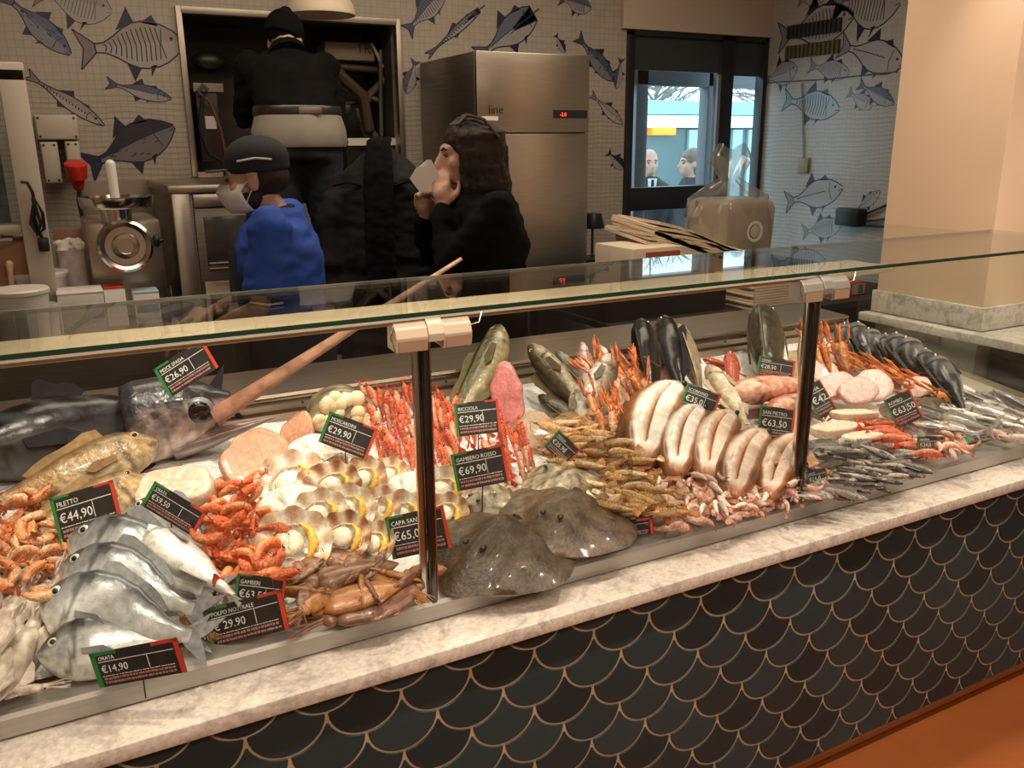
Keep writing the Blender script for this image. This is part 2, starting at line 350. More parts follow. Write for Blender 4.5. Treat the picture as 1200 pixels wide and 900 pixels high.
# ---- street door / side light
win = struct(thing('window_1', None, None)); fy0, fy1 = WB-.02, WB+.06
fr = [('frame', WX0, WX0+.055, 0, WZ1), ('frame', 4.09, 4.20, 0, WZ1), ('frame', WR-.035, WR, 0, WZ1), ('frame', WX0, WR, WZ1-.03, WZ1),
      ('frame', WX0+.05, 4.10, 1.165, 1.315), ('frame', WX0+.05, 4.10, 0, .12)]
for n, x0, x1, z0, z1 in fr: MB().box(x0, x1, fy0, fy1, z0, z1).build('frame', 'frame_dark', win, bevel=.004)
dk = M('smoked header panel', (.035, .042, .045), .3)
MB().box(WX0+.05, 4.10, WB+.005, WB+.03, 2.045, WZ1-.03).build('header_panel', dk, win)
MB().box(4.19, WR-.03, WB+.005, WB+.03, 2.03, WZ1-.03).build('header_panel', dk, win)
MB().box(WX0+.05, 4.09, WB+.012, WB+.02, 1.31, 2.05).build('pane', 'pane', win)
MB().box(WX0+.05, 4.09, WB+.012, WB+.02, .12, 1.17).build('pane', 'pane', win)
MB().box(4.20, WR-.03, WB+.012, WB+.02, 0.02, 2.04).build('pane', 'pane', win)
MB().box(4.05, 4.075, fy0-.02, fy0, 1.33, 2.03).build('stop_strip', M('grey sash strip', (.16, .17, .17), .4), win)

# ---- outside: pavement, porch frame, tram, street people come later
struct(MB().box(-2, 30, 4.84, 40, -.35, -.25).build('street', M('pale paving', (.42, .44, .44), .8, var=.1)))
pf = thing('porch_frame', 'grey metal porch frame outside the glazed door', 'porch')
gm = M('grey porch metal', (.10, .11, .12), .4)
for q in (747, 829):
    p = atY(q, 150, 5.2); MB().box(p.x-.05, p.x+.05, 5.15, 5.25, -.25, 2.15).build('post', gm, pf, bevel=.005)
MB().box(3.6, 6.2, 5.15, 5.25, 1.985, 2.085).build('header', gm, pf, bevel=.005)
MB().box(3.6, 6.2, 5.14, 5.25, 2.09, 2.13).build('white_header_strip', 'white_plastic', pf, bevel=.003)
pp = atY(840, 150, 5.27); MB().box(pp.x-.02, pp.x+.03, 5.25, 5.31, -.25, 1.98).build('blue_post_cover', M('pale blue cover', (.30, .50, .75), .3), pf)
tram = thing('tram', 'teal and white tram with orange destination display beyond the door', 'tram', (0, 0, 0))
TY = 11.0
def tz(py): return atY(800, py, TY).z
MB().box(3, 22, TY, TY+2.4, tz(150), tz(135)).build('white_band', M('white coach paint', (.85, .87, .88), .3), tram, bevel=.02)
MB().box(3, 22, TY+.02, TY+2.4, tz(134), tz(118)).build('teal_roof_band', M('pale teal paint', (.35, .78, .80), .3), tram)
MB().box(3, 22, TY+.1, TY+2.3, -.1, tz(151)).build('glazed_side', M('tram glazing', (.10, .16, .165), .15, var=.2, vscale=.8), tram)
p0 = atY(764, 154, TY-.02); p1 = atY(792, 154, TY-.02)
MB().box(p0.x, p1.x, TY-.03, TY+.12, p0.z-.055, p0.z+.055).build('destination_display', M('orange led text', (1, .34, .03), .5, emit=.9), tram, bevel=.01)
for q in (700, 815, 866, 884):
    p = atY(q, 180, TY); MB().box(p.x-.10, p.x+.10, TY+.05, TY+.12, -.1, tz(152)).build('door_pillar', M('tram post paint', (.40, .55, .58), .3), tram)
def street_tree(px, h):
    p = atY(px, 150, 17); t = thing('street_tree', 'bare street tree with pale twigs behind the tram', 'tree', (p.x, 17, -.25), 0, 'bare trees beyond the tram')
    b = MB(); r = random.Random(int(px)); b.tube([(0, 0, 0), (.05, 0, 2), (.1, .1, h*.6)], [.14, .11, .08], 7); b.build('trunk', M('pale bark', (.30, .28, .25), .8), t)
    b = MB()
    for i in range(46):
        z = r.uniform(1.9, h*.75); a = r.uniform(0, 6.28); l = r.uniform(.6, 1.7); q = Vector((.1, 0, z))
        d = Vector((math.cos(a), math.sin(a)*.7, r.uniform(.1, .9))).normalized(); e = q+d*l
        b.tube([q, q+d*l*.5+Vector((0, 0, .08)), e], [.035, .022, .008], 4, cap=False)
        for k in range(3):
            s = q+d*l*r.uniform(.3, .9); d2 = (d+Vector((r.uniform(-1, 1), r.uniform(-1, 1), r.uniform(-.3, .8)))).normalized(); b.tube([s, s+d2*.5], [.015, .005], 4, cap=False)
    b.build('branches', M('twig bark', (.33, .30, .28), .8), t)
for q in (762, 900): street_tree(q, 4.6)

# ================================================================== DISPLAY COUNTER
GY, GT = 1.405, 1.306                                 # front glass plane, shelf underside
X0, X1 = -1.1, 2.74
dc = thing('display_counter', 'glass fronted fish counter with marble ledge and charcoal fish scale tiles', 'counter', (0, 0, 0))
MB().box(X0, X1, 1.345, 2.59, .06, .66).build('carcass', 'dark_void', dc)
MB().box(X0, X1, 1.40, 2.55, .0, .06).build('plinth', 'dark_void', dc)
MB().box(X0, X1+.02, 1.302, 1.412, .667, .697).build('marble_ledge', 'marble', dc, bevel=.003)
fp = MB().box(X0, X1, 1.3288, 1.346, .045, .667).build('front_panel', 'grout', dc)
MB().box(X0, X1, 1.322, 1.347, .026, .046).build('bronze_trim', 'bronze', dc, bevel=.002)
# fish scale tiles
A_, B_, G_ = .071, .0665, .0025
def scale_poly():
    p = []; z0 = -2*G_; s0 = math.asin(2*G_/(B_-G_))
    for k in range(17):
        a = math.pi+s0+(math.pi-2*s0)*k/16; p.append(((A_-G_)*math.cos(a), (B_-G_)*math.sin(a)))
    t0 = math.acos(2*G_/(A_+G_)); t1 = math.acos(min(1, (A_-G_*.7)/(A_+G_)))
    arc = [(t0+(t1-t0)*k/8) for k in range(9)]
    R = [(A_-(A_+G_)*math.cos(t), B_-(B_+G_)*math.sin(t)) for t in arc]
    return p+R+[(-x, z) for x, z in reversed(R)]
SP = scale_poly()
def clip(poly, zmin, zmax):
    for s, zc in ((1, zmin), (-1, zmax)):
        out = []
        for (x0, z0), (x1, z1) in zip(poly, poly[1:]+poly[:1]):
            i0, i1 = s*(z0-zc) >= 0, s*(z1-zc) >= 0
            if i0: out.append((x0, z0))
            if i0 != i1: u = (zc-z0)/(z1-z0); out.append((x0+(x1-x0)*u, zc))
        poly = out
        if not poly: break
    return poly
def tile_mesh(poly):
    c = (sum(x for x, z in poly)/len(poly), sum(z for x, z in poly)/len(poly))
    V = [(x, 1.3335, z) for x, z in poly]+[(x, 1.3275, z) for x, z in poly]+[(c[0]+(x-c[0])*.965, 1.3262, c[1]+(z-c[1])*.965) for x, z in poly]
    n = len(poly); F = [(i, (i+1) % n, n+(i+1) % n, n+i) for i in range(n)]+[(n+i, n+(i+1) % n, 2*n+(i+1) % n, 2*n+i) for i in range(n)]+[tuple(range(2*n, 3*n))]
    return MB().add(V, F).mesh('tile', 'tile_dark', False)
full = tile_mesh(SP)
for j in range(-1, 11):
    zc = .559+B_-B_*j; off = .816+(A_ if j % 2 else 0)
    for k in range(-15, 15):
        x = off+2*A_*k
        if x < X0+A_ or x > X1-A_: continue
        if zc-B_ > .049 and zc+B_ < .666: link('tile', full, fp, Matrix.Translation((x, 0, zc)))
        else:
            q = clip([(a, z+zc) for a, z in SP], .048, .6665)
            if len(q) > 3 and max(z for a, z in q)-min(z for a, z in q) > .004: link('tile', tile_mesh(q), fp, Matrix.Translation((x, 0, 0)))
# front rail, tray, rear ledge
b = MB(); b.loft([[(x, 1.412, .697), (x, 1.402, .702), (x, 1.400, .735), (x, 1.4045, .742), (x, 1.462, .746), (x, 1.472, .740), (x, 1.472, .697)] for x in (X0, X1)])
b.build('front_rail', 'alu', dc, smooth=False)
b = MB(); b.loft([[(x, 1.47, .70), (x, 1.47, .742), (x, BED_Y1, bedz(BED_Y1)-.016), (x, BED_Y1, .70)] for x in (X0, X1-.04)]); b.build('tray', 'steel', dc, smooth=False)
b = MB(); b.loft([[(X1-.04, y, .70), (X1-.04, y, bedz(y)+.02), (X1-.005, y, bedz(y)+.028), (X1-.005, y, .70)] for y in (1.472, BED_Y1)]); b.build('tray_end_rim', 'steel', dc, smooth=False)
b = MB(); y = BED_Y1
b.loft([[(x, y, .80), (x, y, .878), (x, y+.018, .884), (x, y+.018, .894), (x, y-.004, .900), (x, y-.004, .908), (x, y+.020, .912), (x, y+.022, .918), (x, y+.004, .926), (x, y+.008, .934), (x, 2.60, .945), (x, 2.60, .90), (x, y+.1, .80)] for x in (X0, X1)])
b.build('rear_ledge', 'ledge', dc, smooth=False)
for k in range(16):
    x = X0+.12+k*.22; MB().tube([(x, y-.008, .904), (x, y+.01, .904)], .0035, 8).build('screw', 'black', dc)
# ice
b = MB(); nx, ny = 150, 44; V = []; rr = random.Random(3)
for i in range(nx+1):
    for j in range(ny+1):
        xx = X0+(X1-.04-X0)*i/nx; yy = 1.474+(BED_Y1-1.476)*j/ny
        V.append((xx, yy, bedz(yy)-.008+.010*noise.noise(Vector((xx*9, yy*9, 0)))+rr.uniform(-.003, .003)))
b.add(V, [(i*(ny+1)+j, (i+1)*(ny+1)+j, (i+1)*(ny+1)+j+1, i*(ny+1)+j+1) for i in range(nx) for j in range(ny)])
tag(b.build('crushed_ice', 'ice'), 'white crushed ice spread over the counter tray', 'ice', kind='stuff')
# glass
px = [X0, .563, 1.535, X1]
for a, c in zip(px, px[1:]): MB().box(a+.012, c-.012, GY, GY+.008, .744, GT-.004).build('front_glass', 'glass', dc, smooth=False)
MB().box(X1-.008, X1, GY+.008, 2.30, .80, GT-.004).build('end_glass', 'glass', dc, smooth=False)
SB = 1.80
sh = MB().box(X0, X1, GY+.001, SB, GT, GT+.008).build('glass_shelf', 'glass', dc, smooth=False)
MB().box(X0, X1, GY-.0015, GY+.001, GT, GT+.008).build('shelf_edge', 'glass_edge', sh)
MB().box(X0, X1, SB, SB+.0015, GT, GT+.008).build('shelf_edge', M('pale glass edge', (.42, .46, .40), .15), sh)
MB().box(X0, 1.50, GY-.001, GY+.009, GT-.0045, GT-.001).build('glass_lip', 'glass_lip', sh)
lb = MB().box(X0, 1.80, GY+.012, GY+.150, GT-.014, GT-.0005).build('light_bar', M('champagne light bar', (.62, .50, .33), .5), dc, bevel=.001)
MB().box(X0+.05, 1.75, GY+.03, GY+.13, GT-.016, GT-.0135).build('led_diffuser', M('warm led diffuser', (1, .86, .68), .5, emit=1.7), lb)
# posts and clamps
for i, x in enumerate((.563, 1.535)):
    po = MB().box(x-.005, x+.007, GY-.004, GY+.022, .738, 1.262).build('post', M('dark post', (.10, .085, .075), .16, .9), dc, bevel=.003)
    MB().box(x-.020, x-.006, GY+.009, GY+.020, .745, 1.25).build('chrome_strip', 'steel_bright', po, bevel=.002)
    MB().box(x+.0075, x+.0105, GY-.002, GY+.010, .745, 1.26).build('chrome_strip', 'steel_bright', po)
    for s in (-1, 1):
        xa, xb = (x-.058, x+.002) if s < 0 else (x+.032, x+.088)
        q = MB(); q.loft([[(xx, GY-.012, 1.246), (xx, GY-.016, 1.272), (xx, GY-.010, 1.288), (xx, GY+.004, 1.300), (xx, GY+.030, 1.300), (xx, GY+.034, 1.25)] for xx in (xa, xb)])
        q.build('clamp_cover', 'alu' if i else 'beige_plastic', po, smooth=False, bevel=.0015)
        MB().box(min(xa, xb)+.004, max(xa, xb)-.003, GY-.0165, GY-.0135, 1.2485, 1.268).build('clamp_face', M('tan clamp face', (.38, .24, .16), .35), po)
        e = x+(.094 if s > 0 else -.060); q = MB(); q.tube([(e, GY-.004, 1.295), (e+s*.006, GY-.010, 1.275), (e+s*.0, GY-.013, 1.25), (e-s*.004, GY-.014, 1.243)] if s < 0 else [(e-.01, GY-.004, 1.282), (e+.012, GY-.006, 1.286), (e+.02, GY-.002, 1.304)], .0016, 6)
        q.build('wire_clip', 'steel_bright', po)
    q = MB(); q.loft([[(xx, GY-.017, 1.262), (xx, GY-.019, 1.276), (xx, GY-.012, 1.292), (xx, GY+.004, 1.306), (xx, GY+.03, 1.3055), (xx, GY+.03, 1.262)] for xx in (x+.002, x+.032)])
    q.build('clamp_strap', 'alu' if i else M('cream strap', (.62, .52, .40), .4), po, smooth=False, bevel=.001)

# ================================================================== PEOPLE (local frame: +X their right, +Y ahead, +Z up)
def hand(b, wr, d, palm, curl=.6, s=1.0, thumb=1, spread=.012):
    """palm plus five tapering fingers; d = direction of the fingers, palm = the way the palm faces"""
    wr, d, palm = Vector(wr), Vector(d).normalized(), Vector(palm); palm = (palm-d*palm.dot(d)).normalized(); side = d.cross(palm)*thumb
    b.tube([wr-d*.02*s, wr+d*.03*s, wr+d*.085*s], [.026*s, .034*s, .036*s], 10, flat=.55); b.ell(wr+d*.05*s, (.034*s, .034*s, .034*s), 8, 6)
    for k, (off, ln) in enumerate(((.030, .070), (.010, .080), (-.010, .075), (-.029, .058))):
        p = wr+d*.082*s+side*off*s; a = 0; pts = [p-d*.02*s]; q = p; rr = [.0105*s]
        for j in range(3):
            a += curl*(.6, 1, .8)[j]; q = q+(d*math.cos(a)+palm*math.sin(a)+side*off*.15)*ln*s*(.45, .32, .25)[j]; pts.append(q); rr.append((.0095, .0088, .0075)[j]*s)
        b.tube(pts, rr, 8, round_ends=True)
    p = wr+d*.025*s+side*.026*s; q1 = p+(d*.55+side*.75+palm*.25).normalized()*.04*s; q2 = q1+(d*.85+side*.2+palm*.4).normalized()*.035*s; q3 = q2+(d*.9+palm*.4).normalized()*.026*s
    b.tube([p, q1, q2, q3], [.015*s, .0125*s, .011*s, .009*s], 8, round_ends=True)
def head_shape(b, c, s=1.0, yaw=0., nod=0.):
    m = Matrix.Translation(c) @ Matrix.Rotation(math.radians(yaw), 4, 'Z') @ Matrix.Rotation(math.radians(-nod), 4, 'X') @ Matrix.Scale(s, 4)
    b.ell((0, -.015, .035), (.076, .096, .090), 18, 12, m=m); b.ell((0, .025, -.025), (.063, .070, .085), 16, 11, m=m); b.ell((0, .045, -.083), (.040, .042, .030), 12, 8, m=m)
    b.tube([m @ Vector(v) for v in ((0, .088, .015), (0, .104, -.014), (0, .116, -.036), (0, .098, -.044))], [.010*s, .013*s, .017*s, .010*s], 8, round_ends=True)
    b.tube([m @ Vector(v) for v in ((-.045, .070, .024), (0, .088, .027), (.045, .070, .024))], .012*s, 8, round_ends=True)
    b.tube([m @ Vector(v) for v in ((-.022, .085, -.066), (0, .094, -.067), (.022, .085, -.066))], .008*s, 8, round_ends=True); b.tube([m @ Vector(v) for v in ((-.02, .082, -.078), (0, .091, -.079), (.02, .082, -.078))], .008*s, 8, round_ends=True)
    for sg in (-1, 1): b.ell((sg*.076, -.008, -.010), (.012, .022, .033), 10, 8, m=m); b.ell((sg*.048, .056, -.028), (.022, .022, .022), 9, 7, m=m)
    return m
def eyes(root, m, s=1.0):
    for sg in (-1, 1):
        e = MB().ell(m @ Vector((sg*.031, .074, .002)), .0115*s, 10, 8).build('eye', 'khaki', root); MB().ell(m @ Vector((sg*.031, .0835, .002)), .006*s, 8, 6).build('iris', 'eye_black', e)
        MB().tube([m @ Vector((sg*v, y, z)) for v, y, z in ((.014, .091, .020), (.032, .086, .027), (.050, .072, .020))], .0045*s, 6).build('eyebrow', 'hair', root)
def trunk(b, z, lean=Vector((0, 0, 0)), grow=0., hips=True):
    """torso rings between hip and neck; z = (hip, waist, chest, shoulder, neck) heights"""
    hip, wa, chs, sh, nk = z; rings = []
    for zz, w_, d_, u in ((hip, .172, .118, 0), (lerp(hip, wa, .5), .168, .115, .12), (wa, .155, .105, .3), (lerp(wa, chs, .5), .168, .115, .5), (chs, .182, .125, .75), (lerp(chs, sh, .55), .186, .115, .88), (sh, .165, .09, 1), (lerp(sh, nk, .5), .10, .07, 1.05), (nk, .062, .06, 1.1)):
        rings.append([Vector(((w_+grow)*math.cos(a)*(abs(math.cos(a))**-.15 if abs(math.cos(a)) > .01 else 1), (d_+grow)*math.sin(a), zz))+lean*u for a in (2*math.pi*k/24 for k in range(24))])
    b.loft(rings)
def person(name, label, loc, face, H=1.7, lean=(0, 0, 0), arms=(), head_yaw=0, nod=0, head_fwd=.05, shirt='black_cloth', trousers='khaki', shirt_grow=.022, sleeve='long', wr=.010, legs_apart=.10, shirt_low=.0, knees=0.0, vox=1.0, drop=0.0, hs=1.0):
    s = H/1.72; R = thing(name, label, 'person', loc, face); lean = Vector(lean); z = [v*s for v in (.92, 1.05, 1.26, 1.41, 1.475)]
    c = Vector((0, head_fwd, 1.595*s-drop))+lean*1.15; b = MB(); m = head_shape(b, c, s*hs, head_yaw, nod); trunk(b, z, lean)
    b.tube([Vector((0, 0, z[3]))+lean, Vector((0, .01, z[4]))+lean, c+Vector((0, -.02, -.06*s))], [.062*s, .056*s, .052*s], 12)
    for sg in (-1, 1):
        hp = Vector((sg*.09*s, 0, z[0])); kn = Vector((sg*legs_apart*s, knees, .50*s)); an = Vector((sg*legs_apart*s, -.01, .09*s)); b.tube([hp, hp.lerp(kn, .5), kn, kn.lerp(an, .4)+Vector((0, -.02, 0)), an], [.090*s, .078*s, .056*s, .056*s, .040*s], 12); b.tube([an+Vector((0, -.04, -.05)), an+Vector((0, .05, -.06)), an+Vector((0, .16, -.065))], [.04*s, .04*s, .028*s], 10, round_ends=True)
    for A in arms:
        S, E, W_ = [Vector(v) for v in A['j']]; b.tube([S, S.lerp(E, .5), E, E.lerp(W_, .4), W_], [.050*s, .046*s, .038*s, .036*s, .026*s], 12, round_ends=True); hand(b, W_, A['d'], A['p'], A.get('c', .5), s, A.get('t', 1))
    remesh(b, 'body', 'skin', .008*vox, 2, R); eyes(R, m, s)
    b = MB(); zz = list(z); zz[0] -= shirt_low; trunk(b, zz, lean, shirt_grow)
    for A in arms:
        S, E, W_ = [Vector(v) for v in A['j']]; b.ell(S, .07*s+shirt_grow*.3, 12, 8)
        if sleeve == 'long': b.tube([S, S.lerp(E, .5), E, E.lerp(W_, .5), E.lerp(W_, .93)], [.068*s, .062*s, .056*s, .048*s, .042*s], 14, round_ends=True)
        else: b.tube([S, S.lerp(E, .4), S.lerp(E, .86)], [.070*s, .068*s, .070*s], 14)
    remesh(b, 'top', shirt, .012*vox, 5, R, wr, 10)
    b = MB(); b.loft([[Vector(((w_+.014)*math.cos(a), (d_+.014)*math.sin(a), q)) for a in (2*math.pi*k/20 for k in range(20))] for q, w_, d_ in ((z[0]-.08, .165, .125), (z[0], .172, .122), (z[1]-.03*s, .160, .112))])
    for sg in (-1, 1):
        hp = Vector((sg*.09*s, 0, z[0]-.01)); kn = Vector((sg*legs_apart*s, knees, .50*s)); an = Vector((sg*legs_apart*s, -.01, .08*s)); b.tube([hp, hp.lerp(kn, .5), kn, an], [.102*s, .092*s, .074*s, .062*s], 14, round_ends=True)
    remesh(b, 'trousers', trousers, .014, 4, R, .008, 12)
    for sg in (-1, 1):
        an = Vector((sg*legs_apart*s, -.01, .04)); b = MB(); b.tube([an+Vector((0, -.055, .01)), an+Vector((0, .05, .01)), an+Vector((0, .17, -.005))], [.046, .047, .036], 12, flat=.85, round_ends=True); b.build('shoe', 'black', R)
    return R, m, s, c, z
def heading(px, depth, fx, fy):
    p = atD(px, 200, depth); return p, math.atan2(fy, fx)-math.pi/2
# ---- fishmonger in blue, facing the back of the shop sideways
p, a = heading(322, 2.98, -.93, .37); zc = atD(316, 205, 2.98).z; H = zc/1.595*1.72
R, m, s, c, z = person('person', 'fishmonger in blue shirt and dark cap wearing a white mask', (p.x, p.y, 0), a, H, (0, .01, 0), [
    dict(j=((-.200, .00, 1.34), (-.225, .05, 1.08), (-.20, .26, .98)), d=(.1, 1, -.25), p=(0, 0, -1), c=.5, t=-1), dict(j=((.200, .00, 1.34), (.22, .10, 1.08), (.16, .30, 1.0)), d=(-.1, 1, -.2), p=(0, 0, -1), c=.5, t=1)], 0, 4, .06, 'blue_cloth', 'navy_cloth', .030, 'short', .010, drop=.012, hs=1.1)
b = MB(); b.ell((0, -.018, .062), (.088, .108, .078), 20, 12, m=m); b.box(-.088, .088, -.124, .09, .030, .060, m=m) if False else None
b.loft([[m @ Vector((.087*math.cos(t), -.016+.107*math.sin(t), zz)) for t in (2*math.pi*k/24 for k in range(24))] for zz in (.022, .045, .07)]); cap = remesh(b, 'cap', 'navy_cloth', .008, 3, R)
q = MB(); q.prism([(-.07, .070), (-.055, .125), (-.025, .150), (.025, .150), (.055, .125), (.07, .070)], .030, .038, m=m); q.build('peak', M('grey cap peak', (.10, .11, .13), .6), cap, bevel=.002)
q = MB(); q.tube([m @ Vector((x, y, zz)) for x, y, zz in ((-.089, .03, .060), (-.094, -.03, .066), (-.086, -.08, .058))], .004, 6); q.build('cap_braid', M('white braid', (.55, .55, .52), .6), cap)
q = MB(); q.loft([[m @ Vector((x_*sx, .066+dy-16*x_*x_, zz)) for x_ in (-.074, -.06, -.04, -.02, 0, .02, .04, .06, .074)]+[m @ Vector((x_*sx*.96, .056+dy-16*x_*x_, zz)) for x_ in (.074, .06, .04, .02, 0, -.02, -.04, -.06, -.074)] for zz, sx, dy in ((-.108, .75, .026), (-.09, 1, .042), (-.06, 1.1, .058), (-.035, 1.05, .066), (-.012, .9, .052))]); mk = q.build('face_mask', M('white mask cloth', (.78, .77, .74), .8), R)
for sg in (-1, 1): MB().tube([m @ Vector((sg*.060, .045, -.03)), m @ Vector((sg*.078, .01, -.005)), m @ Vector((sg*.080, -.02, .01))], .002, 5).build('mask_strap', 'white_paper', mk); MB().tube([m @ Vector((sg*.058, .035, -.09)), m @ Vector((sg*.074, .005, -.04)), m @ Vector((sg*.080, -.02, -.02))], .002, 5).build('mask_strap', 'white_paper', mk)
b = MB(); b.ell((0, -.035, .0), (.081, .084, .062), 16, 10, m=m); b.ell((0, .022, -.060), (.068, .070, .052), 14, 9, m=m); remesh(b, 'hair_and_beard', 'hair', .008, 2, R)
q = MB(); q.lathe([(.064, -.012), (.074, 0), (.074, .022), (.064, .03)], (0, 0, 0), 24, m=Matrix.Translation((0, .008, z[4]-.028)) @ Matrix.Rotation(math.radians(-12), 4, 'X')); q.build('collar', 'navy_cloth', R)
b = MB(); b.loft([[Vector((.225*math.cos(t), .17*math.sin(t), zz)) for t in (2*math.pi*k/28 for k in range(28))] for zz in (.45, .8, 1.0, 1.03)]); b.build('apron_skirt', 'navy_cloth', R)
b = MB(); b.loft([[(x_*w_, .165-.35*(x_*w_)**2*4+dy, zz) for x_ in (-1, -.6, -.2, .2, .6, 1)]+[(x_*w_, .140-.35*(x_*w_)**2*4+dy, zz) for x_ in (1, .6, .2, -.2, -.6, -1)] for zz, w_, dy in ((.50, .20, .03), (.9, .20, .02), (1.1, .19, .015), (1.25, .11, .012))]); b.build('apron', 'navy_cloth', R)
# ---- woman holding a paper to her face
p, a = heading(572, 3.25, -.95, .30); zc = atD(555, 180, 3.25).z; H = zc/1.595*1.72
R, m, s, c, z = person('person', 'person with wavy dark hair in black sweater lifting paper to the mouth', (p.x, p.y, 0), a, H, (0, .02, 0), [
    dict(j=((-.195, .0, 1.36), (-.20, .20, 1.17), (-.075, .185, 1.375)), d=(.35, .0, 1), p=(1, -.35, 0), c=.28, t=-1), dict(j=((.195, .0, 1.36), (.20, .22, 1.16), (.06, .245, 1.33)), d=(-.4, .05, 1), p=(-1, -.3, 0), c=.7, t=1)], 0, 4, .06, 'black_cloth', 'khaki', .035, 'long', .012, shirt_low=.10)
b = MB(); r = random.Random(17); b.ell((0, -.025, .045), (.090, .108, .088), 18, 12, m=m); b.ell((0, -.075, -.06), (.090, .068, .115), 16, 11, m=m)
for k in range(110):
    t = r.uniform(.12, .88)*math.pi*1.0+math.pi/2*0; ang = math.radians(r.uniform(25, 335))-math.pi/2*-1; x0, y0 = .07*math.cos(ang), .085*math.sin(ang)
    if y0 > .055: continue
    q = [Vector((x0*.45, y0*.45-.01, .125))]
    for j in range(1, 6): u = j/5; q.append(Vector((x0*(1.25+.18*math.sin(u*9+k)), y0*(1.18+.15*math.cos(u*8+k))-.03-.02*u, .115-.30*u**1.1)))
    b.tube([m @ v for v in q], [.011, .014, .015, .014, .012, .006], 7, round_ends=True)
remesh(b, 'hair', 'hair', .006, 0, R, .003, 45)
q = MB()
for k in range(9): x = -.06+.015*k; q.tube([m @ Vector((x, .052-abs(x)*.4, .108)), m @ Vector((x*1.1, -.01, .140)), m @ Vector((x*1.25, -.07, .118)), m @ Vector((x*1.4, -.12, .05))], .006, 6)
q.build('painted_highlight_strands', M('hair with painted highlight', (.075, .050, .030), .5), R)  # highlight on top of the hair, put into the strand colour
t = thing('paper_napkin', 'folded white paper held up by the person in black', 'paper', R.location, R.rotation_euler.z); hc = Vector((-.03, .235, c.z-.075)); q = MB()
q.loft([[hc+Vector((y, x+f, zz)) for x, y in ((-.045*w_, -.006), (.045*w_, -.006), (.045*w_, .006), (-.045*w_, .006))] for zz, w_, f in ((-.065, .7, -.02), (-.02, 1.1, -.005), (.02, .85, .0), (.055, .18, -.01))]); q.build('folded_sheet', 'white_paper', t); q = MB(); q.loft([[hc+Vector((y-.012, x+f+.004, zz)) for x, y in ((-.04*w_, -.003), (.04*w_, -.003), (.04*w_, .003), (-.04*w_, .003))] for zz, w_, f in ((-.06, .6, .0), (-.01, 1.0, .02), (.03, .5, .012))]); q.build('front_fold', 'white_paper', t)
# ---- technician in black working in the hatch, standing on a steel step
p, a = heading(338, 4.12, .10, 1); tp = atD(352, 12, 4.12); zb = tp.z-1.72+.205; p = p+Vector((0, -.24, 0)); st = thing('steel_step', 'steel step platform below the machine hatch', 'step', (p.x+.02, p.y-.02, 0)); MB().box(-.20, .30, -.20, .20, zb-.04, zb).build('tread', 'steel', st, bevel=.004)
for x in (-.17, .27):
    for y in (-.17, .17): MB().box(x-.02, x+.02, y-.02, y+.02, 0, zb-.04).build('leg', 'steel', st)
R, m, s, c, z = person('person', 'technician in black jacket and knit cap seen from behind at the hatch', (p.x, p.y-.02, zb), a, 1.70, (.015, .26, -.12), [
    dict(j=((-.165, .24, 1.24), (-.20, .34, 1.02), (-.10, .52, 1.08)), d=(.5, 1, .2), p=(1, 0, 0), c=.5, t=-1), dict(j=((.175, .24, 1.24), (.215, .22, .98), (.20, .22, .76)), d=(0, .15, -1), p=(-1, 0, 0), c=.5, t=1)], -35, 22, .03, 'black_cloth', 'navy_cloth', .020, 'long', .012, knees=.02, drop=.075)
b = MB(); b.loft([[Vector((w_*math.cos(t), d_*math.sin(t)*(1+.03*math.sin(7*t))+.01, zz)) for t in (2*math.pi*k/36 for k in range(36))] for zz, w_, d_ in ((.885, .205, .160), (.90, .212, .166), (.96, .208, .162), (1.02, .190, .146))]); b.build('shirt_hem', 'grey_cloth', R)
b = MB(); b.tube([Vector((.015, .25, 1.27)), c+Vector((0, -.03, -.05))], [.105, .085], 16); b.build('collar', 'black_cloth', R)
b = MB(); b.ell((0, -.020, .045), (.086, .106, .092), 20, 12, m=m); b.ell((0, -.03, .135), (.03, .03, .02), 10, 7, m=m); b.loft([[m @ Vector((.088*math.cos(t), -.022+.107*math.sin(t), zz)) for t in (2*math.pi*k/24 for k in range(24))] for zz in (.0, .03, .05)]); remesh(b, 'knit_cap', 'black_cloth', .008, 3, R, .003, 60)
b = MB(); b.loft([[Vector((w_*math.cos(t), d_*math.sin(t)+.02, zz)) for t in (2*math.pi*k/28 for k in range(28))] for zz, w_, d_ in ((1.010, .192, .148), (1.02, .196, .152), (1.05, .196, .152), (1.06, .190, .146))]); b.build('belt', M('black leather', (.02, .017, .015), .35), R); MB().box(-.02, .08, -.137, -.130, 1.022, 1.052).build('belt_plate', 'steel_dark', R, bevel=.003)
MB().ell(m @ Vector((.07, .02, -.055)), (.02, .03, .018), 10, 7).build('mask_edge', 'white_paper', R)
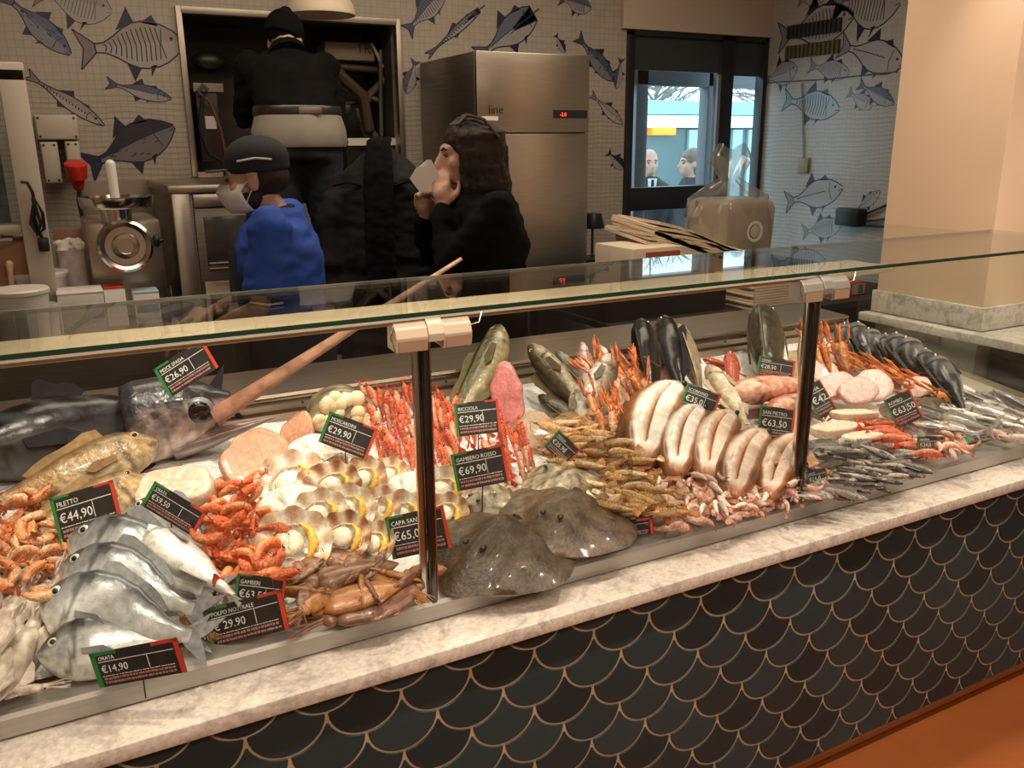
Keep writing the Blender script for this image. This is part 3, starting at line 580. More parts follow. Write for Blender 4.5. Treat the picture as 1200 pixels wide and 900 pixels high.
# ---- coat and scarf on a stand
cs = thing('coat_stand', 'charcoal padded coat and black scarf draped on a stand', 'coat', atD(447, 200, 3.7)*1.0); cl = cs.location.copy(); cs.location = (cl.x, cl.y, 0); cs.rotation_euler = (0, 0, -YAW)
zt = atD(447, 158, 3.7).z; MB().tube([(0, 0, .03), (0, 0, zt-.03)], .018, 10).build('pole', 'steel_dark', cs); q = MB(); q.lathe([(.20, 0), (.20, .02), (.05, .035), (.02, .05)], (0, 0, 0), 24); q.build('foot', 'steel_dark', cs)
b = MB(); rings = []
for zz, w_, d_ in ((zt-.035, .040, .05), (zt-.08, .085, .075), (zt-.14, .150, .095), (zt-.18, .185, .11), (zt-.25, .200, .12), (zt-.40, .215, .13), (zt-.60, .225, .14), (zt-.85, .225, .14), (.62, .22, .14)):
    rings.append([Vector((w_*math.cos(t), d_*math.sin(t)*(1+.06*math.sin(5*t+zz*9)), zz)) for t in (2*math.pi*k/30 for k in range(30))])
b.loft(rings)
for sg in (-1, 1): b.tube([(sg*.17, 0, zt-.20), (sg*.215, -.02, zt-.34), (sg*.235, -.03, zt-.55), (sg*.22, -.02, zt-.80)], [.06, .075, .072, .06], 14, round_ends=True)
remesh(b, 'coat', 'coat_cloth', .012, 4, cs, .016, 7)
for sg in (-1, 1): MB().tube([(sg*.075, -.105, zt-.205), (sg*.13, -.118, zt-.190), (sg*.19, -.10, zt-.205)], .008, 8, flat=.6).build('shoulder_seam', 'black_cloth', cs)
b = MB()
for x in (-.036, .004, .040): b.tube([(x*.7, .03, zt-.02), (x*.8, -.055, zt-.03), (x, -.115, zt-.16), (x, -.150, zt-.40), (x*1.05, -.16, zt-.66)], [.020, .024, .026, .026, .028], 10, flat=.7, round_ends=True)
remesh(b, 'scarf', 'black_cloth', .008, 2, cs, .004, 20)
# ---- two people outside the door
def outside(px, pyh, depth, face, label, suit, hair, bald):
    p = atD(px, pyh, depth); H = (p.z+.25)/1.595*1.72
    R, m, s, c, z = person('person', label, (p.x, p.y, -.25), face, H, (0, 0, 0), [dict(j=((-.21, 0, 1.37), (-.25, .03, 1.1), (-.22, .12, .87)), d=(0, .2, -1), p=(1, 0, 0), c=.4, t=-1), dict(j=((.21, 0, 1.37), (.25, .03, 1.1), (.22, .12, .87)), d=(0, .2, -1), p=(-1, 0, 0), c=.4, t=1)], 0, 0, .03, suit, suit, .03, 'long', .006, vox=1.7)
    b = MB()
    if bald: b.ell((0, -.045, .0), (.080, .080, .060), 14, 9, m=m)
    else:
        b.ell((0, -.022, .042), (.088, .106, .090), 16, 11, m=m); b.ell((0, -.06, -.05), (.084, .07, .10), 14, 9, m=m)
    remesh(b, 'hair', hair, .010, 2, R)
    if bald:
        q = MB(); q.prism([(-.045, 1.46*s), (.045, 1.46*s), (.02, 1.24*s), (-.02, 1.24*s)], .135, .146, m=Matrix(((1, 0, 0, 0), (0, 0, 1, 0), (0, 1, 0, 0), (0, 0, 0, 1)))); q.build('shirt_front', 'white_paper', R); q = MB(); q.prism([(-.012, 1.45*s), (.012, 1.45*s), (.018, 1.28*s), (0, 1.24*s), (-.018, 1.28*s)], .146, .152, m=Matrix(((1, 0, 0, 0), (0, 0, 1, 0), (0, 1, 0, 0), (0, 0, 0, 1)))); q.build('tie', 'navy_cloth', R)
mt['suit'] = M('dark grey suit', (.035, .037, .042), .85)
outside(760, 191, 8.3, math.atan2(-1, -.35)-math.pi/2, 'bald person in dark suit and tie standing outside the door', 'suit', 'hair_grey', True)
outside(813, 191, 7.9, math.atan2(.3, -1)-math.pi/2, 'person with grey brown hair in dark coat outside the door', 'suit', 'hair_grey', False)

# ================================================================== BEHIND THE COUNTER
# ---- steel fridge
FX0, FX1, FY0, FY1, FH = 1.925, 2.575, 4.0, 4.72, 2.035
fg = thing('steel_fridge', 'tall upright steel fridge with red digital display', 'fridge')
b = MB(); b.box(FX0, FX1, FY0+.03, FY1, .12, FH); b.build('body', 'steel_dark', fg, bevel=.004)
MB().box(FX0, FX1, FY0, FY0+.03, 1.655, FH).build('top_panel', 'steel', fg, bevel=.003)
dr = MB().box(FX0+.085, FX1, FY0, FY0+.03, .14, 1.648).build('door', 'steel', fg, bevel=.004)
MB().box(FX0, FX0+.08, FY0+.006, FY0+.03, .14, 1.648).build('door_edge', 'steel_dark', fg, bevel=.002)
q = MB(); q.tube([(FX0+.11, FY0-.03, .95), (FX0+.11, FY0-.03, 1.25)], .012, 10); q.tube([(FX0+.11, FY0+.002, .97), (FX0+.11, FY0-.03, .97)], .008, 8); q.tube([(FX0+.11, FY0+.002, 1.23), (FX0+.11, FY0-.03, 1.23)], .008, 8); q.build('handle', 'steel_bright', dr)
ds = MB().box(FX1-.215, FX1-.012, FY0-.004, FY0, 1.725, 1.765).build('display', 'black', fg)
o = link('red_digits', text_mesh('-2.0', .026, 'red_plastic'), ds, Matrix.Translation((FX1-.18, FY0-.006, 1.735)) @ Matrix.Rotation(math.pi/2, 4, 'X')); o.data.materials[0] = M('red led', (1, .05, .03), .5, emit=3)
o = link('maker_lettering', text_mesh('line', .06, 'black'), fg, Matrix.Translation((FX0+.06, FY0-.002, 1.745)) @ Matrix.Rotation(math.pi/2, 4, 'X'))
MB().box(FX0+.025, FX0+.115, FY0-.002, FY0, 1.712, 1.732).build('sticker', 'white_plastic', fg)
for x in (FX0+.05, FX1-.05):
    for y in (FY0+.1, FY1-.06): MB().tube([(x, y, 0), (x, y, .12)], .02, 10).build('foot', 'black', fg)
# ---- fish printed on the wall tiles
INK, BLUE, PALE = (.016, .018, .050), (.045, .060, .17), (.36, .34, .33)
def fish_print(T3, N3, depth, parent, nrm, kind=0, fill=BLUE, seed=1, bill=0., wk=1.0):
    """flat ink drawing of a fish: tail point T3, nose point N3 on the wall, body depth as a share of the length"""
    N3, T3 = Vector(N3), Vector(T3); x = N3-T3; L = x.length; x.normalize(); n = Vector(nrm); y = Vector((0, 0, 1)); y = (y-x*y.dot(x)).normalized(); b = MB(); r = random.Random(seed)
    def W(u, v, o=0.): return T3+x*(u*L)+y*(v*L)+n*(.0006+o)
    def poly(pts, col, o=0.): b.add([W(u, v, o) for u, v in pts], [tuple(range(len(pts)))], col)
    def stroke(pts, w_, col=INK, o=.0005):
        for (a, c), (e, f) in zip(pts, pts[1:]):
            d = Vector((e-a, f-c)); l = d.length or 1; k = Vector((-d.y, d.x))/l*w_*.5*wk; b.add([W(a+k.x, c+k.y, o), W(a-k.x, c-k.y, o), W(e-k.x, f-k.y, o), W(e+k.x, f+k.y, o)], [(0, 1, 2, 3)], col)
    hs = [.5*depth*v for v in (.18, .22, .45, .75, .95, 1, .95, .80, .52, .1)]; us = [.16+.84*k/9 for k in range(10)]; us[-1] = 1-bill
    up = [(u, h) for u, h in zip(us, hs)]; dn = [(u, -h) for u, h in zip(us, hs)]
    for i in range(9): poly([up[i], up[i+1], (up[i+1][0], up[i+1][1]*.1), (up[i][0], up[i][1]*.1)], fill); poly([(up[i][0], up[i][1]*.1), (up[i+1][0], up[i+1][1]*.1), dn[i+1], dn[i]], mixc(fill, PALE, .85 if kind != 2 else .4))
    poly([(.17, .09*depth), (0, .42*depth), (.05, .02), (.05, -.02), (0, -.42*depth), (.17, -.09*depth)], mixc(fill, INK, .4)); stroke([(.17, .09*depth), (0, .42*depth), (.06, 0), (0, -.42*depth), (.17, -.09*depth)], .012)
    stroke(up, .014); stroke(dn, .014)
    if bill: stroke([(1-bill, 0), (1, 0)], .016)
    poly([(.38, hs[3]*.9), (.52, hs[5]*1.55+.02), (.56, hs[5]*1.0)], INK); poly([(.62, hs[6]), (.74, hs[6]*1.3), (.78, hs[7]*.95)], INK); poly([(.42, -hs[3]*.9), (.46, -hs[5]*1.5), (.55, -hs[5]*.95)], INK); poly([(.64, -hs[6]*.95), (.62, -hs[6]*1.45), (.70, -hs[6]*.9)], INK)
    stroke([(.80, hs[7]*.8), (.775, 0), (.80, -hs[7]*.8)], .010); q = [(.88+.018*math.cos(a), hs[7]*.25+.018*math.sin(a)) for a in (k*math.pi/4 for k in range(8))]; poly(q, INK, .0005); stroke([(1-bill, -.01), (.93-bill, -hs[8]*.25)], .010)
    if kind == 0: 
        for k in range(7): stroke([(.22+.07*k, hs[min(9, 1+k//1 if k < 5 else 6)]*.1), (.29+.07*k, hs[5]*.05)], .010)
    if kind == 1:
        for k in range(12): u = .25+.045*k; hh = interp(list(zip(us, hs)), u); stroke([(u, hh*.75), (u+.02, 0), (u, -hh*.7)], .011)
    if kind == 2:
        for k in range(26): u = r.uniform(.25, .75); hh = interp(list(zip(us, hs)), u)*r.uniform(-.7, .7); stroke([(u, hh), (u+r.uniform(.02, .05), hh+r.uniform(-.01, .01))], .010)
    if kind == 3:
        for k in range(14): u = .22+.04*k; stroke([(u, .01), (u+.015, -.015)], .014)
    return link('fish_print', b.mesh('fish_print', 'print', False, 0, True), parent)
def bw(t, n, d, k, seed=1, fill=BLUE, bill=0., wk=1.0): fish_print(atY(*t, WB), atY(*n, WB), d, wall_back, (0, -1, 0), k, fill, seed, bill, wk)
def rw(t, n, d, k, seed=1, fill=PALE, bill=0., wk=1.0): fish_print(atX(*t, WR), atX(*n, WR), d, wall_right, (-1, 0, 0), k, fill, seed, bill, wk)
GREY = (.30, .28, .26)
bw((2, -8), (83, 64), .30, 2, 1, (.10, .12, .20)); bw((40, -12), (131, 14), .55, 1, 2, GREY, 0, .7); bw((90, 58), (216, 50), .44, 1, 3, (.32, .27, .24)); bw((124, 97), (201, 116), .24, 0, 4, (.09, .10, .17))
bw((30, 86), (122, 147), .17, 3, 5, (.30, .24, .22)); bw((100, 196), (204, 148), .40, 2, 6, (.025, .025, .035)); bw((476, 38), (522, -14), .34, 1, 7, (.07, .09, .18)); bw((500, 66), (568, 6), .10, 3, 8, (.15, .14, .16), .3)
bw((560, 68), (632, 10), .34, 0, 9, (.12, .14, .20), .42); bw((655, -2), (693, 10), .45, 1, 10, (.12, .13, .18)); bw((676, 42), (719, 95), .28, 2, 11, (.07, .08, .13)); bw((692, 110), (730, 146), .22, 0, 12, GREY)
bw((651, 40), (662, 62), .40, 0, 13, INK); bw((728, 68), (722, 104), .35, 0, 14, (.06, .07, .12)); bw((712, 178), (731, 198), .45, 0, 15, INK); bw((487, 70), (476, 110), .4, 0, 16, (.1, .1, .14))
rw((912, 45), (1001, 18), .38, 1, 20); rw((975, 8), (1056, 2), .55, 1, 21); rw((984, 53), (1060, 76), .36, 0, 22, PALE); rw((948, 77), (996, 86), .34, 1, 23, PALE, 0, .7); rw((918, 117), (984, 128), .36, 1, 24, (.30, .38, .46))
rw((1006, 98), (1048, 122), .30, 3, 25, (.10, .10, .16)); rw((994, 108), (1022, 126), .42, 0, 26, GREY); rw((920, 237), (988, 220), .36, 0, 27, PALE); rw((940, 272), (986, 264), .40, 1, 28, GREY, 0, .8); rw((1000, 250), (1032, 224), .3, 0, 29, GREY); rw((895, 95), (935, 80), .5, 0, 30, GREY); rw((935, 2), (968, -4), .4, 0, 31, GREY)
# ---- things on the side wall
for i, (a, c) in enumerate((((924, 39), (987, 28)), ((922, 63), (985, 53)))):
    v = thing('wall_vent', ('dark slotted vent on the tiled side wall, upper of two', 'olive slotted vent on the tiled side wall, lower of two')[i], 'vent'); p0, p1 = atX(*a, WR), atX(*c, WR); ym, z0 = sorted((p0.y, p1.y)), (p0.z+p1.z)/2
    hz = .04; MB().box(WR-.012, WR, ym[0], ym[1], z0-hz, z0+hz).build('backing', M('vent back', ((.02, .02, .02), (.05, .05, .02))[i], .6), v); n = 13
    for k in range(n):
        y = lerp(ym[0]+.01, ym[1]-.01, k/(n-1)); MB().box(WR-.022, WR-.010, y-.008, y+.006, z0-hz, z0+hz).build('slat', M('vent slat', ((.035, .032, .03), (.10, .09, .045))[i], .5), v)
ch = thing('hanging_chain', 'thin chain with a small square fob hanging on the side wall', 'chain'); p0, p1 = atX(941, 100, WR), atX(943, 196, WR); q = MB(); n = 22
for k in range(n):
    c = p0.lerp(p1, k/(n-1)); c.x = WR-.008; s = .014; q.tube([c+Vector((0, s*.5*math.cos(a), s*math.sin(a))) if k % 2 else c+Vector((s*.4*math.cos(a), 0, s*math.sin(a))) for a in (2*math.pi*j/8 for j in range(9))], .0025, 5, cap=False)
q.build('links', 'steel_dark', ch); fo = atX(943, 194, WR); MB().box(WR-.02, WR-.002, fo.y-.045, fo.y+.045, fo.z-.05, fo.z+.05).build('fob', M('tan fob', (.30, .25, .17), .6), ch, bevel=.004)
hb = thing('black_holder', 'black plastic holder with cables on the side wall near the pillar', 'holder'); p = atX(1003, 254, WR); MB().box(WR-.09, WR, p.y-.09, p.y+.09, p.z-.055, p.z+.055).build('box', 'black', hb, bevel=.012)
for k, e in enumerate(((1032, 240), (1030, 258), (1032, 268))):
    e3 = atX(*e, WR); MB().tube([(WR-.02, p.y-.05, p.z), (WR-.03, (p.y+e3.y)/2, (p.z+e3.z)/2-.02), (WR-.02, e3.y-.1, e3.z+.02)], .008, 7).build('cable', 'black', hb)
wc = thing('wall_cable', 'thin grey cable strung along the tiled side wall', 'cable'); a, c = atX(900, 97, WR), atX(1052, 84, WR); MB().tube([(WR-.006, a.y, a.z), (WR-.006, (a.y+c.y)/2, (a.z+c.z)/2-.01), (WR-.006, c.y, c.z)], .004, 6).build('cable_run', M('grey cable', (.10, .10, .10), .6), wc)
# ---- pendant dome above the hatch
pl = thing('pendant_lamp', 'cream dome lamp hanging above the machine hatch', 'lamp'); c = atD(376, 18, 4.25); q = MB(); q.lathe([(.168, 0), (.170, .012), (.160, .05), (.135, .09), (.09, .122), (.03, .135), (.02, .15)], c, 32); q.build('shade', M('cream lamp shade', (.80, .68, .52), .5), pl); MB().tube([c+Vector((0, 0, .14)), (c.x, c.y, 3.0)], .004, 6).build('cord', 'black', pl)
# ---- machine in the hatch
mc = thing('refrigeration_unit', 'refrigeration machine with pipes and cables inside the wall hatch', 'machine'); Y = WB+.22
def hx(px, py, yy=Y): return atY(px, py, yy)
a, c = hx(228, 102), hx(262, 190); mb_ = MB().box(a.x, c.x, Y, Y+.2, c.z, a.z).build('control_box', M('maroon control box', (.055, .025, .02), .4), mc, bevel=.006)
a, c = hx(226, 97, Y-.01), hx(262, 108, Y-.01); MB().box(a.x, c.x, Y-.012, Y, c.z, a.z).build('top_plate', 'steel_dark', mb_)
a, c = hx(240, 136, Y-.01), hx(254, 151, Y-.01); MB().box(a.x, c.x, Y-.012, Y-.002, c.z, a.z).build('white_label', 'white_paper', mb_)
for k, pts in enumerate((((232, 108), (246, 120), (258, 150), (268, 196)), ((238, 112), (234, 150), (245, 180), (262, 190)), ((232, 108), (238, 100), (244, 106)))):
    MB().tube([hx(*q, Y-.05) for q in pts], (.008, .01, .012)[k], 7).build('cable', M('cable sleeve', ((.16, .06, .04), (.02, .02, .025), (.12, .10, .09))[k], .5), mc)
a, c = hx(380, 48), hx(440, 72); MB().box(a.x, c.x, Y, Y+.18, c.z, a.z).build('beige_housing', M('beige housing', (.30, .24, .16), .6), mc, bevel=.01)
o = link('housing_lettering', text_mesh('TR', .07, 'black'), mc, Matrix.Translation((hx(418, 62).x, Y-.002, hx(418, 62).z)) @ Matrix.Rotation(math.pi/2, 4, 'X'))
for k, (pts, r_, m_) in enumerate((([(385, 70), (400, 90), (425, 112), (432, 150)], .035, 'dull'), ([(452, 92), (432, 112), (424, 140), (440, 160)], .022, 'grey'), ([(384, 68), (436, 72)], .012, 'tan'), ([(446, 60), (446, 110), (447, 158)], .012, 'grey'), ([(395, 100), (445, 118)], .014, 'tan'), ([(400, 122), (446, 116)], .012, 'dull'), ([(436, 52), (442, 64), (448, 78)], .010, 'white'), ([(392, 78), (440, 82)], .02, 'dull'), ([(420, 130), (430, 160)], .02, 'tan'))):
    MB().tube([hx(*q, Y-.02+.03*(k % 3)) for q in pts], r_, 9, round_ends=True).build('pipe', M('pipe '+m_, {'dull': (.07, .045, .03), 'grey': (.13, .12, .10), 'tan': (.20, .15, .10), 'white': (.5, .46, .38)}[m_], .5), mc)
a, c = hx(390, 122), hx(412, 134); MB().box(a.x, c.x, Y, Y+.1, c.z, a.z).build('valve_block', M('valve', (.06, .05, .04), .4, .5), mc, bevel=.008)
MB().box(hx(322, 40).x, hx(324, 40).x+.01, WB+.05, WB+.3, HZ0+.01, HZ1-.01).build('divider', 'steel_dark', mc)
a, c = hx(400, 162, Y-.12), hx(462, 168, Y-.12); MB().box(a.x, c.x, Y-.15, Y-.1, c.z-.01, a.z).build('shelf_strip', 'white_plastic', mc)
a, c = hx(452, 50), hx(464, 78); q = MB()
for k in range(6):
    for j in range(4): q.ell((lerp(a.x, c.x, j/3), Y, lerp(c.z, a.z, k/5)), (.012, .008, .012), 6, 4)
q.build('perforated_plate', M('pale mesh', (.25, .22, .18), .6), mc)
MB().ell(hx(245, 72), (.09, .04, .05), 10, 7).build('fan_motor', 'black', mc)
# ---- steel table along the back with fishmonger's kit
TZ = .93
tb = thing('steel_table', 'steel preparation table along the tiled back wall', 'table')
MB().box(-1.3, .40, 3.45, 4.35, TZ-.04, TZ).build('table_top', 'steel', tb, bevel=.004); MB().box(-1.3, .40, 4.33, 4.35, TZ, TZ+.08).build('upstand', 'steel', tb); MB().box(-1.25, .35, 3.5, 4.3, .22, .25).build('lower_shelf', 'steel', tb)
for x in (-1.25, .34):
    for y in (3.5, 4.28): MB().box(x-.02, x+.02, y-.02, y+.02, 0, TZ-.04).build('leg', 'steel', tb)
MB().box(-1.28, .38, 3.47, 3.49, .3, TZ-.04).build('front_sheet', 'steel_dark', tb)
sp = thing('steel_splashback', 'plain steel splashback sheet on the wall behind the grinder', 'splashback'); a, c = atY(100, 212, WB), atY(196, 212, WB); MB().box(a.x-.02, c.x, WB-.012, WB-.001, .9, a.z).build('sheet', 'steel', sp)
# ---- steel oven unit by the fishmonger
ov = thing('steel_oven', 'dark steel oven cabinet with glazed door below the hatch', 'oven'); OX0, OX1, OY = .46, .80, 3.92; OZ = 1.445
MB().box(OX0, OX1, OY+.03, 4.70, .1, OZ-.035).build('body', 'steel_dark', ov, bevel=.004); MB().box(OX0-.012, OX1+.01, OY-.012, 4.70, OZ-.035, OZ).build('top', 'steel', ov, bevel=.005)
MB().box(OX0, OX0+.075, OY, OY+.03, .12, OZ-.035).build('side_stile', 'steel', ov, bevel=.004)
d = MB().box(OX0+.085, OX1, OY+.004, OY+.03, .85, OZ-.10).build('door', 'steel_dark', ov, bevel=.004); MB().box(OX0+.12, OX1-.03, OY+.0, OY+.005, 1.10, 1.31).build('door_glass', M('smoked oven glass', (.05, .045, .04), .15), d, bevel=.003); MB().tube([(OX0+.12, OY-.03, 1.09), (OX1-.02, OY-.03, 1.09)], .009, 8).build('handle', 'steel_bright', d)
MB().box(OX0+.10, OX0+.20, OY-.001, OY+.005, .955, 1.03).build('paper_notice', 'paper', d); MB().box(OX0+.085, OX1, OY-.01, OY+.02, OZ-.095, OZ-.04).build('control_strip', 'steel', ov, bevel=.003)
for x in (OX0+.05, OX1-.05): MB().tube([(x, OY+.1, 0), (x, OY+.1, .1)], .02, 8).build('foot', 'black', ov)
# ---- band saw
bs = thing('band_saw', 'cream enamelled meat band saw with glazed guard', 'band saw'); SY = 3.62; a = atY(28, 80, SY); e = atY(49, 225, SY); bx0, bx1 = a.x-.42, a.x
q = MB(); q.box(bx1-.085, bx1, SY, SY+.22, TZ, a.z); q.box(bx0, bx1, SY, SY+.22, a.z-.045, a.z+.02); q.box(bx0, bx1-.08, SY+.02, SY+.22, TZ+.37, TZ+.40); q.build('frame', 'cream_enamel', bs, bevel=.006)
MB().box(bx0, bx1-.083, SY+.10, SY+.105, TZ+.40, a.z-.045).build('guard_glass', 'pane', bs); MB().box(bx0+.02, bx1-.12, SY+.16, SY+.2, TZ+.40, a.z-.05).build('inner_plate', M('cluttered teal grey plate', (.13, .16, .17), .4, var=.6, vscale=14), bs)
MB().tube([(bx1-.16, SY+.13, TZ), (bx1-.16, SY+.13, a.z-.05)], .004, 6).build('blade', 'steel_bright', bs)
# ---- junction boxes, red plug, cable
def wallbox(x0, y0, x1, y1, label, yy=4.55, dz=.08, g='cream junction boxes on the wall'):
    a, c = atY(x0, y0, yy), atY(x1, y1, yy); t = thing('junction_box', label, 'junction box', group=g); MB().box(a.x, c.x, yy, WB-.001, c.z, a.z).build('box', 'cream_enamel', t, bevel=.006); l = MB().box(a.x+.004, c.x-.004, yy-.012, yy, c.z+.004, a.z-.004).build('lid', 'cream_enamel', t, bevel=.004)
    for x in (a.x+.015, c.x-.015):
        for z in (a.z-.015, c.z+.015): MB().tube([(x, yy-.015, z), (x, yy-.01, z)], .005, 8).build('screw', 'black', l)
wallbox(39, 134, 94, 164, 'wide cream junction box with four screws on the printed tiles'); wallbox(46, 166, 74, 215, 'tall cream junction box below the wide one'); wallbox(75, 165, 98, 206, 'cream socket box above the red plug')
rp = thing('red_plug', 'red round industrial plug with black lead hanging from the wall', 'plug'); c = atY(90, 203, 4.42); mm = Matrix.Translation(c) @ Matrix.Rotation(math.radians(20), 4, 'X')
q = MB(); q.lathe([(.02, -.075), (.026, -.05), (.03, -.03), (.042, -.02), (.046, .03), (.046, .045), (.038, .05), (.02, .05)], (0, 0, 0), 20, m=mm); q.build('plug_body', 'red_plastic', rp); MB().tube([c+Vector((0, 0, -.07)), atY(92, 235, 4.42), atY(98, 262, 4.42), atY(104, 285, 4.42)], .009, 8).build('lead', 'black', rp)
MB().tube([c+Vector((0, .02, .02)), (c.x, WB-.02, c.z+.06)], .02, 10).build('socket_neck', 'red_plastic', rp)
cb = thing('black_cable_bundle', 'black mains lead tied in a loop beside the band saw', 'cable'); yy = 3.60; q = MB()
q.tube([atY(*p, yy) for p in ((24, 213), (32, 214), (38, 225), (42, 245), (38, 262), (44, 275), (52, 268), (50, 250), (42, 235), (38, 250), (46, 272), (50, 280))], .006, 7); q.tube([atY(*p, yy-.01) for p in ((38, 232), (48, 262), (44, 276), (36, 262), (40, 236))], .006, 7); q.build('lead', 'black', cb); p = atY(51, 285, yy); MB().box(p.x-.018, p.x+.018, yy-.015, yy+.015, p.z-.03, p.z+.02).build('plug', 'black', cb, bevel=.006)
# ---- meat grinder
GYY = 3.70; gr = thing('meat_grinder', 'stainless meat grinder with round tray and white pusher', 'grinder'); c = atY(146, 287, GYY); tr = atY(138, 240, GYY)
MB().box(c.x-.13, c.x+.15, GYY+.10, GYY+.48, TZ, c.z+.09).build('motor_housing', 'steel', gr, bevel=.02)
q = MB(); m_ = Matrix.Translation((c.x, GYY, c.z)) @ Matrix.Rotation(math.pi/2, 4, 'X'); q.lathe([(.05, -.12), (.062, -.05), (.066, 0), (.098, .0), (.102, .02), (.100, .05), (.090, .058), (.078, .055), (.074, .045), (.05, .045), (.046, .06), (.03, .062), (.028, .05), (.012, .05)], (0, 0, 0), 36, m=m_); q.build('ring_head', 'steel_bright', gr)
q = MB()
for k in range(8): a = k*math.pi/4; q.ell((c.x+.088*math.cos(a), GYY-.045, c.z+.088*math.sin(a)), (.013, .012, .013), 8, 6)
q.build('ring_lugs', 'steel_bright', gr)
MB().tube([(c.x-.01, GYY+.03, c.z+.04), (c.x-.015, GYY+.03, tr.z-.01)], [.052, .058], 20).build('feed_neck', 'steel_bright', gr)
q = MB(); q.lathe([(.03, -.012), (.125, -.012), (.132, -.004), (.136, .028), (.132, .031), (.126, .0), (.05, -.004)], (tr.x, GYY+.04, tr.z), 36); q.build('tray', 'steel_bright', gr)
MB().tube([(tr.x-.004, GYY+.03, tr.z-.01), (tr.x-.006, GYY+.03, tr.z+.15)], [.017, .019], 14, round_ends=True).build('pusher', 'white_plastic', gr)
k = atY(184, 283, GYY); q = MB(); q.tube([(c.x+.10, GYY+.02, k.z), (k.x-.01, GYY+.02, k.z)], .006, 8); q.ell((k.x, GYY+.02, k.z), (.016, .016, .026), 10, 8); q.ell((k.x, GYY+.02, k.z), (.028, .012, .012), 10, 8); q.build('wing_knob', 'black', gr)
# ---- tubs and boxes on the steel table
def tub(px, py, w_, h_, yy, label, lid=True, name='white_tub'):
    p = atY(px, py, yy); t = thing(name, label, 'tub', (p.x, yy, TZ)); r_ = w_/2; hh = p.z-TZ
    q = MB(); q.lathe([(r_*.80, 0), (r_*.84, .01), (r_*.97, hh-.012), (r_, hh-.010), (r_, hh), (r_*.94, hh), (r_*.90, hh-.02)], (0, 0, 0), 28); q.build('bowl', 'white_plastic', t)
    if lid: q = MB(); q.lathe([(r_*1.03, hh-.008), (r_*1.04, hh+.004), (r_*.98, hh+.010), (r_*.2, hh+.011)], (0, 0, 0), 28); q.build('lid', 'white_plastic', t)
tub(22, 341, .19, .1, 3.50, 'low white plastic tub with lid at the table front'); tub(44, 321, .21, .1, 3.78, 'taller white plastic tub behind the low tub'); tub(52, 356, .09, .05, 3.52, 'tiny white plastic dish beside the white box', False)
def carton(x0, x1, ytop, yy, dep, label, mat, top=None, name='carton', band=None):
    a, c = atY(x0, ytop, yy), atY(x1, ytop, yy); t = thing(name, label, 'box', ((a.x+c.x)/2, yy+dep/2, TZ)); w_ = (c.x-a.x)/2; hh = (a.z+c.z)/2-TZ
    MB().box(-w_, w_, -dep/2, dep/2, 0, hh-.004).build('body', mat, t, bevel=.002); MB().box(-w_-.001, w_+.001, -dep/2-.001, dep/2+.001, hh-.005, hh).build('lid', top or mat, t, bevel=.001)
    if band: MB().box(-w_*.85, w_*.85, -dep/2-.0015, -dep/2, hh*.35, hh*.6).build('printed_band', band, t)
carton(66, 121, 343, 3.52, .18, 'plain white carton at the front of the steel table', 'white_plastic', name='white_carton'); carton(121, 146, 337, 3.62, .12, 'small white carton with red top', 'white_paper', 'red_plastic', 'red_topped_carton'); carton(156, 186, 342, 3.62, .12, 'small white carton with pale blue printed band', 'white_paper', M('pale blue print', (.35, .50, .62), .6), 'blue_printed_carton', M('blue band', (.10, .20, .32), .6))
p = atY(82, 292, 3.85); t = thing('printed_canister', 'white printed canister stuffed with crumpled paper', 'canister', (p.x, 3.85, TZ)); hh = p.z-TZ
q = MB(); q.lathe([(.045, 0), (.056, .004), (.052, hh-.01), (.055, hh), (.046, hh), (.044, hh-.03)], (0, 0, 0), 24); q.build('can', M('lilac printed plastic', (.60, .53, .53), .5, var=.25, vscale=22), t); r = random.Random(9); q = MB()
for k in range(9): q.ell((r.uniform(-.04, .04), r.uniform(-.03, .03), hh+r.uniform(-.01, .045)), (r.uniform(.015, .03), r.uniform(.012, .02), r.uniform(.012, .025)), 6, 4)
q.build('crumpled_paper', 'white_paper', t, smooth=False)
p = atY(16, 288, 3.72); t = thing('cardboard_box', 'brown cardboard box under clear film beside the band saw', 'box', (p.x-.06, 3.82, TZ)); hh = p.z-TZ+.02; MB().box(-.14, .13, -.11, .11, 0, hh).build('body', 'card_brown', t, bevel=.003); MB().box(-.12, .06, -.115, -.02, hh, hh+.012).build('paper_sheet', 'white_paper', t, bevel=.002)
q = MB(); q.tube([(-.145, -.115, hh-.07), (-.02, -.118, hh-.04), (.07, -.117, hh+.0), (.132, -.10, hh+.012)], .014, 8, flat=.5); q.build('film_fold', 'bag', t)
p = atY(8, 314, 3.55); t = thing('pestle', 'pale wooden pestle standing behind the low tub', 'pestle', (p.x, 3.66, TZ)); MB().tube([(0, 0, 0), (0, 0, .10), (.004, 0, p.z-TZ-.03), (.006, 0, p.z-TZ)], [.016, .012, .010, .014], 12, round_ends=True).build('shaft', M('pale wood', (.70, .48, .34), .5), t)
p = atY(108, 300, 3.95); t = thing('copper_panel', 'reddish copper coloured board leaning behind the canister', 'board'); a, c = atY(62, 268, 4.2), atY(116, 268, 4.2); MB().box(a.x, c.x, 4.2, 4.22, TZ, a.z).build('board', M('reddish board', (.30, .15, .09), .35), t, bevel=.004)
